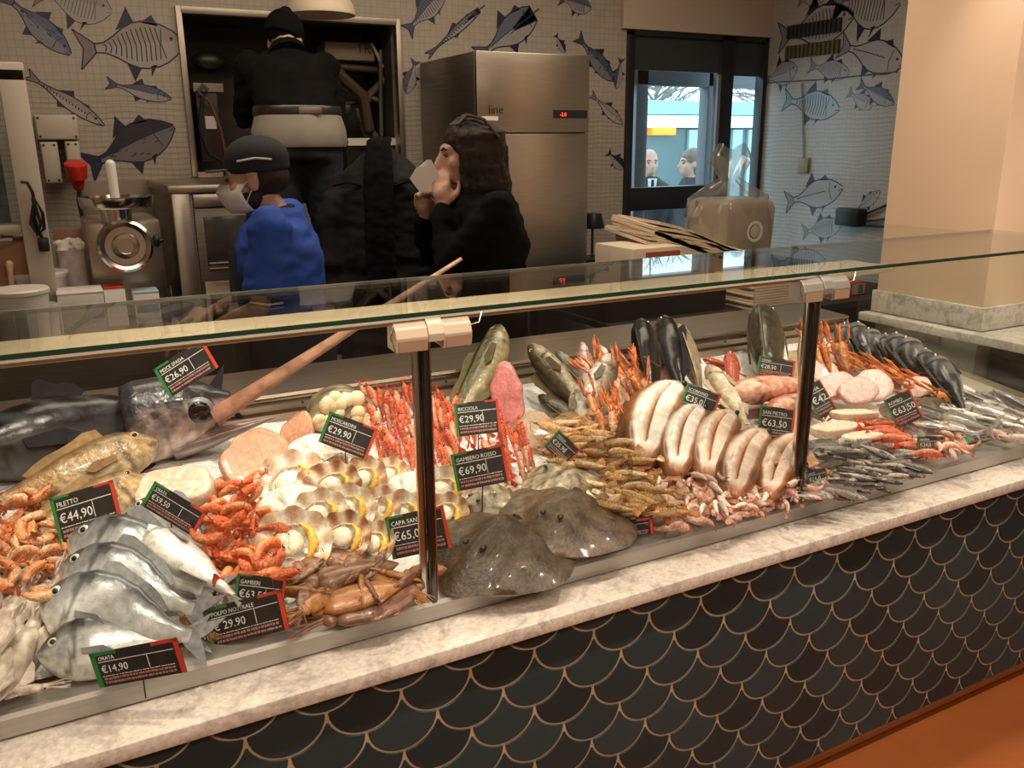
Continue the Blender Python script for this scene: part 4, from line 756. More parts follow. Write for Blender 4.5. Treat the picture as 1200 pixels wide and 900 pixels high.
# ---- rear bench on the street side with boxes, paper and bagged tub
RZ = .86; rb = thing('rear_bench', 'dark steel bench behind the counter near the street door', 'bench')
MB().box(2.02, 3.9, 2.84, 3.75, RZ-.03, RZ).build('bench_top', M('black bench laminate', (.016, .014, .013), .5), rb, bevel=.004); q = MB(); q.box(2.03, 2.69, 3.0, 3.74, RZ, .98); q.box(2.69, 3.6, 3.22, 3.74, RZ, .98); q.build('raised_shelf', 'dark_void', rb); MB().box(2.05, 3.85, 2.86, 2.88, .05, RZ-.03).build('front_sheet', 'dark_void', rb)
for x in (2.06, 3.84):
    for y in (2.92, 3.7): MB().box(x-.02, x+.02, y-.02, y+.02, 0, RZ-.03).build('leg', 'steel_dark', rb)
def onbench(x0, x1, y0, y1, yy, dep, name, label, mat, cat, rz=0):
    a, c = atY(x0, y1, yy), atY(x1, y0, yy); t = thing(name, label, cat, ((a.x+c.x)/2, yy+dep/2, RZ), math.radians(rz)); w_ = (c.x-a.x)/2; return t, w_, c.z-RZ
RZ = .98
t, w_, hh = onbench(742, 800, 288, 305, 3.05, .3, 'open_carton', 'open cream carton with red lettering full of wrapping paper', 'paper', 'box')
MB().box(-w_, w_, -.15, .15, 0, hh).build('body', 'paper', t, bevel=.002); MB().box(-w_*.5, w_*.9, -.152, -.150, hh*.45, hh*.9).build('red_print', M('dull red print', (.35, .08, .05), .7), t)
t, w_, hh = onbench(772, 872, 262, 305, 3.16, .34, 'wrapping_paper', 'loose stack of tan wrapping paper sheets on the open carton', 'paper', 'paper'); r = random.Random(4)
q = MB(); q.loft([[(x, y, z) for y, z in ((-.165, 0), (.165, 0), (.165, zt), (-.165, zt))] for x, zt in ((-w_-.01, hh*.92), (0, hh*.66), (w_*.95, hh*.34))]); q.build('paper_block', 'paper', t)
for k in range(9):
    u = k/8; q = MB(); x0, x1 = -w_-.06+u*.05+r.uniform(-.02, .02), w_+r.uniform(-.05, .05); zl, zr = hh*(.78+.26*u), hh*(.25+.18*u)
    q.loft([[(lerp(x0, x1, s), y, lerp(zl, zr, s)+.014*math.sin(s*5+k+y*6)+dz) for y, dz in ((-.17, 0), (.17, .015), (.17, .030), (-.17, .013))] for s in (0, .2, .4, .6, .8, 1)]); q.build('sheet', 'paper', t)
RZ = .86
t, w_, hh = onbench(882, 948, 320, 362, 2.89, .3, 'paper_stack', 'neat stack of cream paper below the glass shelf', 'paper', 'paper')
for k in range(12):
    z0 = hh*.0+k*hh/12; j = .01*math.sin(k*2.1); MB().box(-w_+j, w_+j, -.15, .15, z0+.001, z0+hh/12-.001).build('ream', 'paper', t, bevel=.002)
t, w_, hh = onbench(995, 1016, 330, 357, 2.95, .1, 'red_label_box', 'small white box with red border and black bars beside the pillar', 'white_paper', 'box'); MB().box(-w_, w_, -.05, .05, 0, hh).build('body', 'red_plastic', t, bevel=.002); MB().box(-w_*.8, w_*.8, -.052, -.05, hh*.1, hh*.9).build('white_panel', 'white_paper', t)
for k in range(5): MB().box(-w_*.1, w_*.5, -.0535, -.052, hh*(.2+.13*k), hh*(.27+.13*k)).build('bar', 'black', t)
RZ = .98
t, w_, hh = onbench(846, 914, 232, 292, 3.25, .30, 'bagged_tub', 'grey plastic tub with round white emblem wrapped in a clear bag', 'white_plastic', 'tub')
gm2 = M('grey taupe plastic', (.30, .26, .21), .4); q = MB()
q.loft([[(x_*s, y_*s2, z) for x_, y_ in ((-w_, -.12), (-w_*.85, -.15), (w_*.85, -.15), (w_, -.12), (w_, .12), (w_*.85, .15), (-w_*.85, .15), (-w_, .12))] for z, s, s2 in ((0, .92, .92), (hh*.5, .98, .98), (hh*.86, 1, 1), (hh*.95, .94, .94), (hh, .82, .82))]); q.build('tub', gm2, t, bevel=.006)
q = MB(); q.lathe([(.050, 0), (.052, .003), (.038, .003), (.036, 0)], (0, 0, 0), 28, m=Matrix.Translation((w_*.15, -.148, hh*.55)) @ Matrix.Rotation(math.pi/2, 4, 'X')); q.build('emblem_ring', 'white_paper', t)
q = MB(); q.lathe([(.030, 0), (.030, .003), (.001, .003)], (0, 0, 0), 20, m=Matrix.Translation((w_*.15, -.148, hh*.55)) @ Matrix.Rotation(math.pi/2, 4, 'X')); q.build('emblem_disc', M('pale taupe emblem', (.55, .50, .44), .5), t)
q = MB(); rings = []; r = random.Random(12)
for z, s in ((-.0, 1.05), (hh*.3, 1.14), (hh*.7, 1.12), (hh*1.0, 1.0), (hh*1.15, .55), (hh*1.26, .22), (hh*1.36, .34), (hh*1.55, .55), (hh*1.72, .42)):
    rings.append([(w_*1.12*s*math.cos(a)*(1+.10*math.sin(a*9+z*40)+.05*math.sin(a*17-z*60))-.02, .17*s*math.sin(a)*(1+.08*math.sin(a*5+z*20)), z+.015*math.sin(a*4+z*12)) for a in (2*math.pi*k/40 for k in range(40))])
q.loft(rings, cap=False); q.build('clear_bag', 'bag', t)
# ---- small dark lamp beyond the fridge
p = atY(694, 290, 4.3); t = thing('table_lamp', 'small black table lamp on a stand beside the fridge', 'lamp', (p.x, 4.3, 0)); zt = atY(694, 250, 4.3).z; q = MB(); q.lathe([(.070, zt-.085), (.072, zt-.08), (.052, zt), (.045, zt)], (0, 0, 0), 20); q.build('shade', 'black', t); MB().tube([(0, 0, .95), (0, 0, zt-.06)], .008, 8).build('stem', 'black', t); MB().box(-.10, .10, -.1, .1, .93, .95).build('stand_top', 'black', t)
for x in (-.08, .08): MB().box(x-.015, x+.015, -.02, .02, 0, .93).build('leg', 'black', t)

# ================================================================== PRICE CARDS
def chalk_lines(rows, w, mat, seed):
    r = random.Random(seed); q = MB()
    for y, h in rows:
        x = -w
        while x < w-.004:
            l = r.uniform(.002, .0065); q.box(x, min(w, x+l), y-h*r.uniform(.3, .5), y+h*r.uniform(.3, .5), .0011, .0014); x += l+r.uniform(.0006, .0022)
    return q.mesh('print_lines', mat, False)
def card(p, w, h, rot, tilt, face, price, head, label, bare=False):
    """price card: p world centre, face = compass heading of its normal (deg, -90 towards the shop), tilt leans it back, rot spins it in its plane"""
    t = thing('price_card', label, 'price card', (0, 0, 0), 0, 'handwritten price cards')
    m = Matrix.Translation(p) @ Matrix.Rotation(math.radians(face+90), 4, 'Z') @ Matrix.Rotation(math.radians(90-tilt), 4, 'X') @ Matrix.Rotation(math.radians(rot), 4, 'Z')
    t.matrix_world = m
    w2, h2 = w/2, h/2; MB().box(-w2, w2, -h2, h2, -.001, .001).build('card', 'tag_black', t)
    e = w*.055; q = MB(); q.box(-w2, -w2+e, -h2, h2, .0009, .0013); q.box(-w2, -w2+w*.3, h2-e*.7, h2, .0009, .0013); q.build('green_border', 'tag_green', t, False)
    q = MB(); q.box(w2-e, w2, -h2, h2, .0009, .0013); q.box(w2-w*.3, w2, h2-e*.7, h2, .0009, .0013); q.build('red_border', 'tag_red', t, False)
    o = link('price_lettering', text_mesh(price, h*.29, 'chalk'), t); o.location = (-w2+e*1.5, -h*.10, .0012); o.scale = (.92, 1, 1)
    o = link('name_lettering', text_mesh(head, h*.15, 'chalk'), t); o.location = (-w2+e*1.5, h*.26, .0012); o.scale = (.9, 1, 1)
    link('print_lines', chalk_lines([(-h*.20, h*.02)], w2-e*1.4, 'chalk', len(price)+int(p.x*99)), t)
    link('print_lines', chalk_lines([(-h*.28, h*.07), (-h*.385, h*.07)], w2-e*1.6, 'chalk_pink', 3+int(p.x*99)), t)
    q = MB(); q.box(-w2+e*1.3, w2-e*1.3, h*.205, h*.222, .0011, .0014); q.box(w*.12, w*.128, -h*.16, h*.2, .0011, .0014); q.build('ruled_line', 'chalk', t, False)
    top = m @ Vector((0, -h2*.6, -.003)); foot = Vector((top.x, top.y+.01, bedz(top.y)+.004)); mi = m.inverted()
    if 'hung' in label: top = m @ Vector((0, h2*.9, 0)); foot = Vector((top.x, top.y, GT))
    q = MB(); q.tube([mi @ top, mi @ foot], .0014 if 'hung' not in label else .0006, 6); q.build('pick' if 'hung' not in label else 'hanging_wire', 'black' if 'hung' not in label else 'steel_bright', t)
    return t
def C4(corners, h, price, head, label, face=None, tilt=20):
    """card from the four photo corners (bottom-left, bottom-right, top-right, top-left)"""
    cx = sum(c[0] for c in corners)/4; cy = sum(c[1] for c in corners)/4; p = P(cx, cy, h); d = (p-EYE).dot(_fw)
    bl, br, tr, tl = [Vector(c) for c in corners]; w = ((br-bl).length+(tr-tl).length)/2/F_PX*d; hh = ((tl-bl).length+(tr-br).length)/2/F_PX*d*1.03
    u = (br-bl)+(tr-tl); rot = -math.degrees(math.atan2(u.y, u.x))
    return card(p, w, hh, rot, tilt, face if face is not None else -90-math.degrees(YAW)-4, price, head, label)
C4(((199, 467), (255, 430), (238, 396), (180, 433)), .30, '\u20ac26,90', 'PESCE SPADA', 'price card hung askew from the glass shelf above the swordfish head')
C4(((66, 637), (142, 614), (136, 561), (61, 586)), .10, '\u20ac44,90', 'FILETTO', 'price card standing on the brown fish beside the breams')
C4(((161, 592), (228, 626), (244, 602), (182, 565)), .12, '\u20ac59,50', 'ORATA', 'price card slanting down above the belly up bream')
C4(((262, 722), (335, 712), (330, 688), (290, 668)), .06, '\u20ac63,50', 'GAMBERI', 'price card tilted behind another card before the red prawns')
C4(((245, 761), (338, 735), (331, 690), (240, 716)), .035, '\u20ac 29.90', 'POLPO NOSTRALE', 'price card in front of another card by the cuttlefish at the rail')
C4(((110, 812), (216, 784), (215, 745), (106, 766)), .075, '\u20ac14,90', 'ORATA', 'shaded price card standing against the glass below the bream', tilt=5)
C4(((376, 517), (433, 540), (441, 501), (382, 483)), .15, '\u20ac29,90', 'MOSCARDINI', 'price card planted in the scallops before the rough fish cut')
C4(((462, 655), (528, 640), (521, 592), (449, 609)), .085, '\u20ac65,0', 'CAPA SANTA', 'price card among the scallops crossed by the glass post')
C4(((536, 513), (587, 504), (584, 469), (531, 473)), .16, '\u20ac29,90', 'RICCIOLA', 'price card stuck below the olive striped fish')
C4(((537, 577), (599, 561), (589, 522), (527, 533)), .15, '\u20ac69,90', 'GAMBERO ROSSO', 'price card standing among red prawns above the dark ray')
C4(((636, 523), (666, 547), (678, 527), (656, 504)), .10, '\u20ac25,90', 'TRIGLIA', 'small price card tilted over the bright pink fillet')
C4(((703, 637), (763, 622), (766, 608), (708, 612)), .03, '\u20ac24,90', 'RAZZA', 'shaded price card against the glass beside the grey ray', tilt=5)
C4(((801, 480), (838, 494), (841, 462), (800, 448)), .12, '\u20ac35,0', 'SCORFANO', 'price card above the gutted fish with pale fish behind')
C4(((890, 512), (930, 518), (929, 480), (889, 476)), .11, '\u20ac63,50', 'SAN PIETRO', 'price card above the last gutted fish')
C4(((889, 440), (931, 445), (930, 424), (888, 416)), .12, '\u20ac28,50', 'CERNIA', 'low price card in front of the dark grouper')
C4(((952, 496), (975, 478), (966, 446), (950, 450)), .09, '\u20ac42,0', 'RANA', 'price card turned edgewise beside the pink fillets')
C4(((1054, 503), (1081, 486), (1066, 458), (1034, 469)), .09, '\u20ac63,50', 'ROMBO', 'price card tilted on the olive flatfish')
C4(((1078, 531), (1111, 530), (1104, 512), (1073, 512)), .05, '\u20ac24,0', 'GAMBERI', 'shaded price card beside the orange shrimps')
C4(((1133, 522), (1172, 514), (1168, 506), (1130, 512)), .03, '\u20ac18,0', 'CALAMARI', 'flat price card by the slender silver fish', tilt=60)
C4(((1004, 556), (1040, 548), (1036, 540), (1000, 546)), .02, '\u20ac9,90', 'ALICI', 'flat price card lying on the anchovies', tilt=60)
C4(((946, 575), (968, 566), (972, 548), (947, 552)), .04, '\u20ac16,0', 'SARDE', 'price card at the foot of the second glass post')
C4(((808, 610), (862, 598), (858, 594), (806, 604)), .02, '\u20ac22,0', 'TOTANI', 'price card lying on the rail below the gutted fish', tilt=70)
pp = P(738, 562, .07); t = thing('card_holder', 'empty clear plastic card holder standing among the mantis shrimps', 'card holder', pp, math.radians(62))
MB().box(-.035, .035, -.0015, .0015, -.06, .06).build('clear_sheet', 'clear_card', t); MB().box(-.036, .036, -.003, .003, -.064, -.058).build('foot', 'clear_card', t)

# ================================================================== SEAFOOD TEMPLATES
# every template: local +X towards the head, +Y the back (dorsal), +Z the flank that faces up, unit length, centred on the body axis
def fish_template(prof, width, top, mid, bot, mat='fish', pattern=None, tail=.16, fork=.45, bend=0., head_col=None, fins=None, eye=.022, eye_at=(.105, .30), bias=.5, gill=True, eye_ring=(.75, .72, .6), dorsal=(.28, .78, .06), depth_scale=1.0):
    T = []; st = 44; rn = 20; tl = 1-tail*.78; b = MB(); rings = []; cols = []
    def bendy(x): return bend*(x*x)
    for i in range(st+1):
        t = i/st; h = interp(prof, t)*depth_scale; w = width*interp([(0, .15), (.05, .5), (.15, .85), (.35, 1), (.6, .8), (.85, .3), (1, .12)], t)
        x = .5-t*tl; ring = []
        for k in range(rn):
            a = 2*math.pi*k/rn; s = math.sin(a); c = math.cos(a); hu = h*(1-bias)*2*.5*2 if s > 0 else h*bias*2*.5*2
            y = s*abs(s)**-.1*hu*.5 if s else 0; z = w*c*abs(c)**.15 if c else 0
            ring.append(Vector((x, y+bendy(x), z)))
            col = mixc(mid, top, (s-.15)/.6) if s > .15 else mixc(mid, bot, (-s)/.55)
            if pattern: col = pattern(t, s, c, col)
            if head_col and t < .24: col = mixc(head_col, col, (t-.17)/.07)
            if gill:
                g = abs(t-(.245-.05*s*s+.0))
                if g < .017 and abs(s) < .85: col = mixc(col, tuple(v*.25 for v in col), .8)
                if t < .07 and abs(s+.35) < .16: col = tuple(v*.45 for v in col)
            cols.append(col)
        rings.append(ring)
    b.loft(rings, cols); T.append(('body', b.mesh('fish_body', mat, colors=True, sharp=80)))
    fc = fins or tuple(v*.7 for v in mid)
    def sheet(pts, name, z=0, th=.004, col=fc, tip=None):
        n = len(pts); V = [(x, y+bendy(x), z+th) for x, y in pts]+[(x, y+bendy(x), z-th) for x, y in pts]
        F = [tuple(range(n)), tuple(range(2*n-1, n-1, -1))]+[(i, (i+1) % n, n+(i+1) % n, n+i) for i in range(n)]
        q = MB(); q.add(V, F, [mixc(col, tip or tuple(v*.75 for v in col), k/n) for k in range(n)]*2); T.append((name, q.mesh(name, 'fin', colors=True)))
    e = .5-tl; hp = interp(prof, 1)*depth_scale*.5
    sheet([(e+.03, hp), (e-.02, hp*1.6), (-.5-.02, tail*.85), (-.5+tail*fork*.5, tail*.25), (-.5+tail*fork, 0), (-.5+tail*fork*.5, -tail*.25), (-.5-.02, -tail*.85), (e-.02, -hp*1.6), (e+.03, -hp)], 'tail_fin')
    d0, d1, dh = dorsal; up = [(.5-t*tl, interp(prof, t)*depth_scale*(1-bias)*.98) for t in [d0+(d1-d0)*k/6 for k in range(7)]]
    sheet(up[::-1]+[(x-.02, y+dh*(1, 1.1, .8, .7, .75, .7, .3)[k]) for k, (x, y) in enumerate(up)], 'dorsal_fin', th=.003)
    dn = [(.5-t*tl, -interp(prof, t)*depth_scale*bias*.98) for t in (.60, .66, .72, .78)]
    sheet(dn[::-1]+[(x-.03, y-dh*(.9, .8, .6, .3)[k]) for k, (x, y) in enumerate(dn)], 'anal_fin', th=.003)
    wz = width*.97
    for sg in (1, -1):
        sheet([(.245, -.02), (.235, -.055), (.10, -.075), (.06, -.05), (.12, -.015)], 'pectoral_fin', z=sg*(wz+.002), th=.003, col=tuple(v*.8 for v in fc))
        t, s = eye_at; ew = width*interp([(0, .15), (.05, .5), (.15, .85), (.35, 1)], t); ey = interp(prof, t)*depth_scale*(1-bias)*s*1.2; ex = .5-t*tl
        zz = sg*ew*math.sqrt(max(0, 1-(s*1.2)**2))*.93
        q = MB(); q.ell((ex, ey+bendy(ex), zz), (eye, eye, eye*.45), 12, 6, eye_ring); T.append(('eye', q.mesh('eye', 'fish', colors=True)))
        q = MB(); q.ell((ex, ey+bendy(ex), zz+sg*eye*.22), (eye*.6, eye*.6, eye*.34), 10, 6); T.append(('pupil', q.mesh('pupil', 'eye_black')))
    return T
PR_BREAM = [(0, .03), (.03, .14), (.08, .24), (.16, .35), (.28, .42), (.40, .42), (.55, .36), (.7, .24), (.82, .13), (.92, .085), (1, .09)]
PR_LONG = [(0, .03), (.04, .09), (.12, .15), (.25, .195), (.4, .21), (.6, .18), (.75, .13), (.9, .075), (1, .07)]
PR_SLIM = [(0, .02), (.05, .07), (.15, .11), (.3, .14), (.45, .145), (.65, .115), (.85, .06), (1, .045)]
PR_TUNA = [(0, .02), (.06, .10), (.15, .18), (.3, .26), (.42, .28), (.6, .22), (.78, .11), (.92, .04), (1, .035)]
PR_GROUP = [(0, .05), (.05, .15), (.12, .23), (.22, .29), (.35, .30), (.55, .25), (.75, .16), (.9, .10), (1, .10)]
def pat_bream(t, s, c, col):
    if .24 < t < .31 and s > .35: col = mixc(col, (.05, .05, .06), .8)
    if t < .22: col = mixc(col, (.20, .20, .21), .5 if s > -.3 else .2)
    if t < .12 and s > .3: col = mixc(col, (.06, .06, .07), .6)
    if .5 > t > .3: col = mixc(col, (.75, .74, .70), .15*(1-abs(s)))
    return col
def pat_tuna(t, s, c, col):
    return mixc(col, (.10, .11, .12), .5*max(0, math.sin(t*40+s*6))) if s > .1 else col
def pat_speck(amt, dark, f=17):
    def f_(t, s, c, col):
        n = noise.noise(Vector((t*f, s*4, c*4))); return mixc(col, dark, amt) if n > .12 else col
    return f_
def pat_lines(dark, n=9):
    def f_(t, s, c, col): return mixc(col, dark, .75) if math.sin(s*n) > .25 and s > -.35 else col
    return f_
T_BREAM = fish_template(PR_BREAM, .085, (.10, .11, .13), (.64, .66, .68), (.86, .85, .82), 'silver', pat_bream, eye=.032, fins=(.30, .31, .33), bias=.47)
T_BREAM_BELLY = fish_template(PR_BREAM, .13, (.16, .17, .19), (.78, .78, .76), (.90, .88, .84), 'silver', None, eye=.022, fins=(.40, .40, .40), depth_scale=.75)
T_BREAM_DARK = fish_template(PR_BREAM, .16, (.010, .011, .012), (.05, .052, .05), (.50, .49, .45), 'black_skin', pat_bream, eye=.03, fins=(.06, .06, .06), eye_ring=(.62, .60, .52), depth_scale=.8)
T_TUNA = fish_template(PR_TUNA, .13, (.004, .0045, .0055), (.010, .011, .013), (.10, .10, .10), 'black_skin', pat_tuna, tail=.14, fork=.25, fins=(.015, .015, .018), eye=.012, dorsal=(.38, .55, .07))
T_BASS = fish_template(PR_LONG, .075, (.06, .07, .05), (.34, .33, .27), (.70, .67, .60), 'fish', pat_speck(.35, (.10, .10, .07)), eye=.016, fins=(.22, .20, .15))
T_BROWN = fish_template(PR_GROUP, .10, (.16, .10, .045), (.44, .28, .12), (.62, .48, .30), 'fish', pat_speck(.4, (.22, .13, .05)), eye=.026, fins=(.30, .18, .08), eye_at=(.13, .45), eye_ring=(.55, .38, .18))
T_OLIVE = fish_template(PR_LONG, .085, (.014, .015, .006), (.055, .052, .020), (.34, .28, .15), 'fish', pat_lines((.26, .25, .12)), eye=.014, fins=(.16, .14, .06), bend=.35)
T_DARKLONG = fish_template(PR_LONG, .09, (.022, .019, .010), (.105, .085, .042), (.36, .29, .18), 'fish', pat_speck(.5, (.05, .045, .02)), eye=.015, fins=(.14, .11, .06))
T_BLACKBELLY = fish_template(PR_LONG, .09, (.008, .008, .008), (.03, .03, .03), (.62, .34, .27), 'black_skin', None, eye=.014, fins=(.05, .05, .05), bias=.55, depth_scale=1.15)
T_PALE = fish_template(PR_LONG, .08, (.28, .22, .14), (.66, .55, .42), (.80, .72, .62), 'fish', pat_speck(.25, (.35, .28, .18)), eye=.016, fins=(.52, .42, .30))
T_PINKNOSE = fish_template(PR_SLIM, .10, (.40, .28, .25), (.70, .50, .46), (.80, .68, .64), 'fish', None, eye=.012, fins=(.5, .35, .3))
T_RED = fish_template(PR_GROUP, .10, (.42, .05, .025), (.62, .17, .075), (.75, .45, .34), 'fish', pat_speck(.4, (.5, .07, .03)), eye=.03, fins=(.55, .12, .05), eye_at=(.12, .5))
T_SARDINE = fish_template(PR_SLIM, .075, (.07, .068, .066), (.30, .27, .245), (.46, .40, .35), 'fish', None, eye=.024, fins=(.25, .24, .22), depth_scale=1.25)
T_SILVER = fish_template(PR_SLIM, .075, (.22, .22, .23), (.62, .59, .57), (.80, .75, .72), 'silver', None, eye=.018, fins=(.45, .42, .40), depth_scale=1.2)
T_GARFISH = fish_template([(0, .01), (.12, .02), (.2, .05), (.3, .075), (.6, .08), (.85, .05), (1, .04)], .035, (.26, .18, .10), (.52, .38, .24), (.66, .54, .40), 'fish', None, eye=.01, eye_at=(.22, .3), fins=(.4, .3, .2), gill=False)

def gutted_template(tint=(.8, .5, .4), tw=0.):
    """rockfish laid open: brown back along one side, two pale belly walls and an orange slit"""
    T = []; b = MB(); rings = []; cols = []; n = 44
    pr = [(0, .10), (.06, .20), (.18, .30), (.38, .36), (.62, .35), (.82, .26), (.94, .15), (1, .09)]
    for i in range(37):
        t = i/36; h = interp(pr, t); w = .15*interp([(0, .35), (.15, .75), (.4, 1), (.7, .85), (.92, .45), (1, .3)], t); ring = []; sh = .07*math.sin(math.pi*t)
        for k in range(n):
            a = 2*math.pi*k/n; s, c = math.sin(a), math.cos(a); op = 1 if .12 < t < .86 else .2
            z = w*c
            if c > 0: z -= op*w*(.42*max(0, 1-abs(s+.30)/.10)+.10*max(0, 1-abs(s-.14)/.07))
            ring.append(Vector((.5-t*.95, s*h*.5+sh, z)))
            col = mixc((.90, .86, .80), tint, tw)
            if c > 0 and abs(s+.30) < .085 and op == 1: col = (.42, .14, .025)
            elif c > 0 and abs(s+.06) < .03 and op == 1: col = mixc(col, (.62, .40, .25), .6)
            if s > .16 or c < .02: col = mixc((.34, .14, .05), (.085, .030, .010), (s-.16)/.45)
            elif s < -.80: col = mixc((.46, .24, .13), (.19, .07, .03), (-s-.80)/.15)
            if t < .12: col = mixc((.40, .17, .09), col, t/.12)
            if t > .86: col = mixc(col, (.34, .14, .07), (t-.86)/.1)
            cols.append(col)
        rings.append(ring)
    b.loft(rings, cols); T.append(('body', b.mesh('gutted_body', 'flesh', colors=True, sharp=80)))
    q = MB(); q.prism([(-.43, .03), (-.52, .07), (-.50, 0), (-.52, -.07), (-.43, -.03)], -.006, .006, (.36, .16, .09)); T.append(('tail_fin', q.mesh('tail_fin', 'fish', colors=True)))
    q = MB(); q.prism([(.24, -.15), (.08, -.24), (.0, -.19), (.14, -.14)], .02, .03, (.52, .27, .15)); T.append(('pectoral_fin', q.mesh('pectoral_fin', 'fish', colors=True)))
    for sg in (-1, 1):
        q = MB(); q.ell((.42, sg*.075, .06), (.024, .018, .02), 10, 6); T.append(('eye', q.mesh('eye', 'eye_black')))
    return T
T_GUTTED = gutted_template(); T_GUTTED_PINK = gutted_template((.66, .40, .30), .55)

def prawn_template(shell, belly, tip, curl=1.9, long=False, claws=False, seed=1, ant=True):
    T = []; r = random.Random(seed); n = 10; st = 34; b = MB(); rings = []; cols = []; R = .5/curl*1.25 if curl > .1 else 99
    def axis(t):                              # t 0 head .. 1 tail, arc bending towards -Y
        a = (t-.5)*curl
        return Vector((-R*math.sin(a)*1.0, R*(math.cos(a)-1), 0)), Vector((-math.cos(a), -math.sin(a), 0))
    wid = .080 if not long else (.085 if claws else .066)
    for i in range(st+1):
        t = i/st; p, d = axis(t); nrm = Vector((-d.y, d.x, 0))
        w = wid*interp([(0, .12), (.06, .5), (.16, .95), (.34, 1.08), (.42, 1), (.7, .8), (.92, .45), (1, .3)], t)
        if t > .36: w *= 1+.12*((t-.36)/.105 % 1 - .5)
        ring = []
        for k in range(n):
            a = 2*math.pi*k/n; ring.append(p+nrm*math.sin(a)*w*-1.15+Vector((0, 0, 1))*math.cos(a)*w)
            s = math.sin(a); col = mixc(shell, belly, s*1.2-.1)
            if t > .36 and ((t-.36)/.105 % 1) > .8: col = mixc(col, belly, .55)
            if t < .3: col = mixc(col, tip, .25)
            if t > .9: col = mixc(col, tip, .6)
            cols.append(col)
        rings.append(ring)
    b.loft(rings, cols)
    p, d = axis(0); b.tube([p+Vector((0, wid*.35, 0))-d*-.02, p-d*.05+Vector((0, wid*.5, 0)), p-d*.13+Vector((0, wid*.9, 0))], [.014, .010, .002], 5, tip)   # rostrum
    T.append(('body', b.mesh('prawn_body', 'shell', colors=True, sharp=70)))
    p, d = axis(1); nrm = Vector((-d.y, d.x, 0)); q = MB()
    for a in (-.5, -.15, .2, .55):
        e = (d*math.cos(a)+Vector((0, 0, 1))*math.sin(a)).normalized(); s = e.cross(nrm).normalized()
        q.loft([[p+e*u*.15+s*wd*c1+nrm*.004*c2 for c1, c2 in ((-1, 0), (0, 1), (1, 0), (0, -1))] for u, wd in ((0, .010), (.5, .028), (.9, .026), (1, .012))], tip)
    T.append(('tail_fan', q.mesh('tail_fan', 'shell', colors=True)))
    q = MB()
    for i in range(7):
        t = .14+.085*i; p, d = axis(t); nrm = Vector((-d.y, d.x, 0))
        for sg in (-1, 1):
            l = .11 if i < 5 else .07; e = p-nrm*-1*.0+nrm*-.05*-1
            q.tube([p+nrm*.05*1+Vector((0, 0, sg*.03)), p+nrm*(.05+l*.55)-d*.03+Vector((0, 0, sg*.05)), p+nrm*(.05+l)+d*.02+Vector((0, 0, sg*.035))], [.007, .005, .002], 4, mixc(belly, tip, .5), cap=False)
    T.append(('leg_fringe', q.mesh('leg_fringe', 'shell', colors=True)))
    p, d = axis(0)
    if ant:
        for sg in (-1, 1):
            q = MB(); q.tube([p, p-d*.12+Vector((0, .03, sg*.05)), p-d*.10+Vector((0, .16, sg*.14)), p+d*.25+Vector((0, .26, sg*.2))], [.006, .004, .003, .0015], 4, tip, cap=False); T.append(('antenna', q.mesh('antenna', 'shell', colors=True)))
    for sg in (-1, 1):
        q = MB(); q.ell(p-d*.015+Vector((0, .015, sg*.035)), .014, 8, 5); T.append(('eye', q.mesh('eye', 'eye_black')))
    if claws:
        for sg in (-1, 1):
            q = MB(); s0 = axis(.12)[0]+Vector((0, -.02, sg*.03))
            q.tube([s0, s0-d*.10+Vector((0, -.03, sg*.10)), s0-d*.22+Vector((0, -.02, sg*.10))], [.018, .022, .024], 6, shell)
            q.tube([s0-d*.22+Vector((0, -.02, sg*.10)), s0-d*.32+Vector((0, -.02, sg*.11)), s0-d*.52+Vector((0, -.01, sg*.08))], [.024, .034, .006], 6, mixc(shell, tip, .4))
            q.tube([s0-d*.32+Vector((0, .0, sg*.125)), s0-d*.50+Vector((0, .01, sg*.12))], [.016, .004], 5, tip)
            T.append(('claw', q.mesh('claw', 'shell', colors=True)))
    return T
T_PRAWN_PALE = prawn_template((.66, .27, .10), (.78, .46, .27), (.62, .17, .06), 2.2)
T_PRAWN_RED = prawn_template((.62, .12, .028), (.76, .30, .12), (.58, .06, .018), 2.3, seed=2)
T_PRAWN_LONG = prawn_template((.66, .13, .05), (.80, .45, .30), (.62, .05, .02), .9, True, seed=3)
T_SCAMPI = prawn_template((.72, .26, .09), (.86, .58, .38), (.74, .15, .05), .5, True, claws=True, seed=4)
T_SCAMPI_DARK = prawn_template((.60, .20, .05), (.72, .40, .20), (.62, .13, .03), .4, True, claws=True, seed=5)
T_MANTIS = prawn_template((.52, .31, .13), (.68, .50, .30), (.42, .20, .06), .55, True, seed=6)
T_SHRIMP_PINK = prawn_template((.74, .40, .28), (.82, .62, .52), (.70, .25, .15), 2.0, seed=8)
T_SHRIMP_PALE = prawn_template((.72, .52, .42), (.84, .74, .66), (.66, .32, .22), 1.2, seed=9)

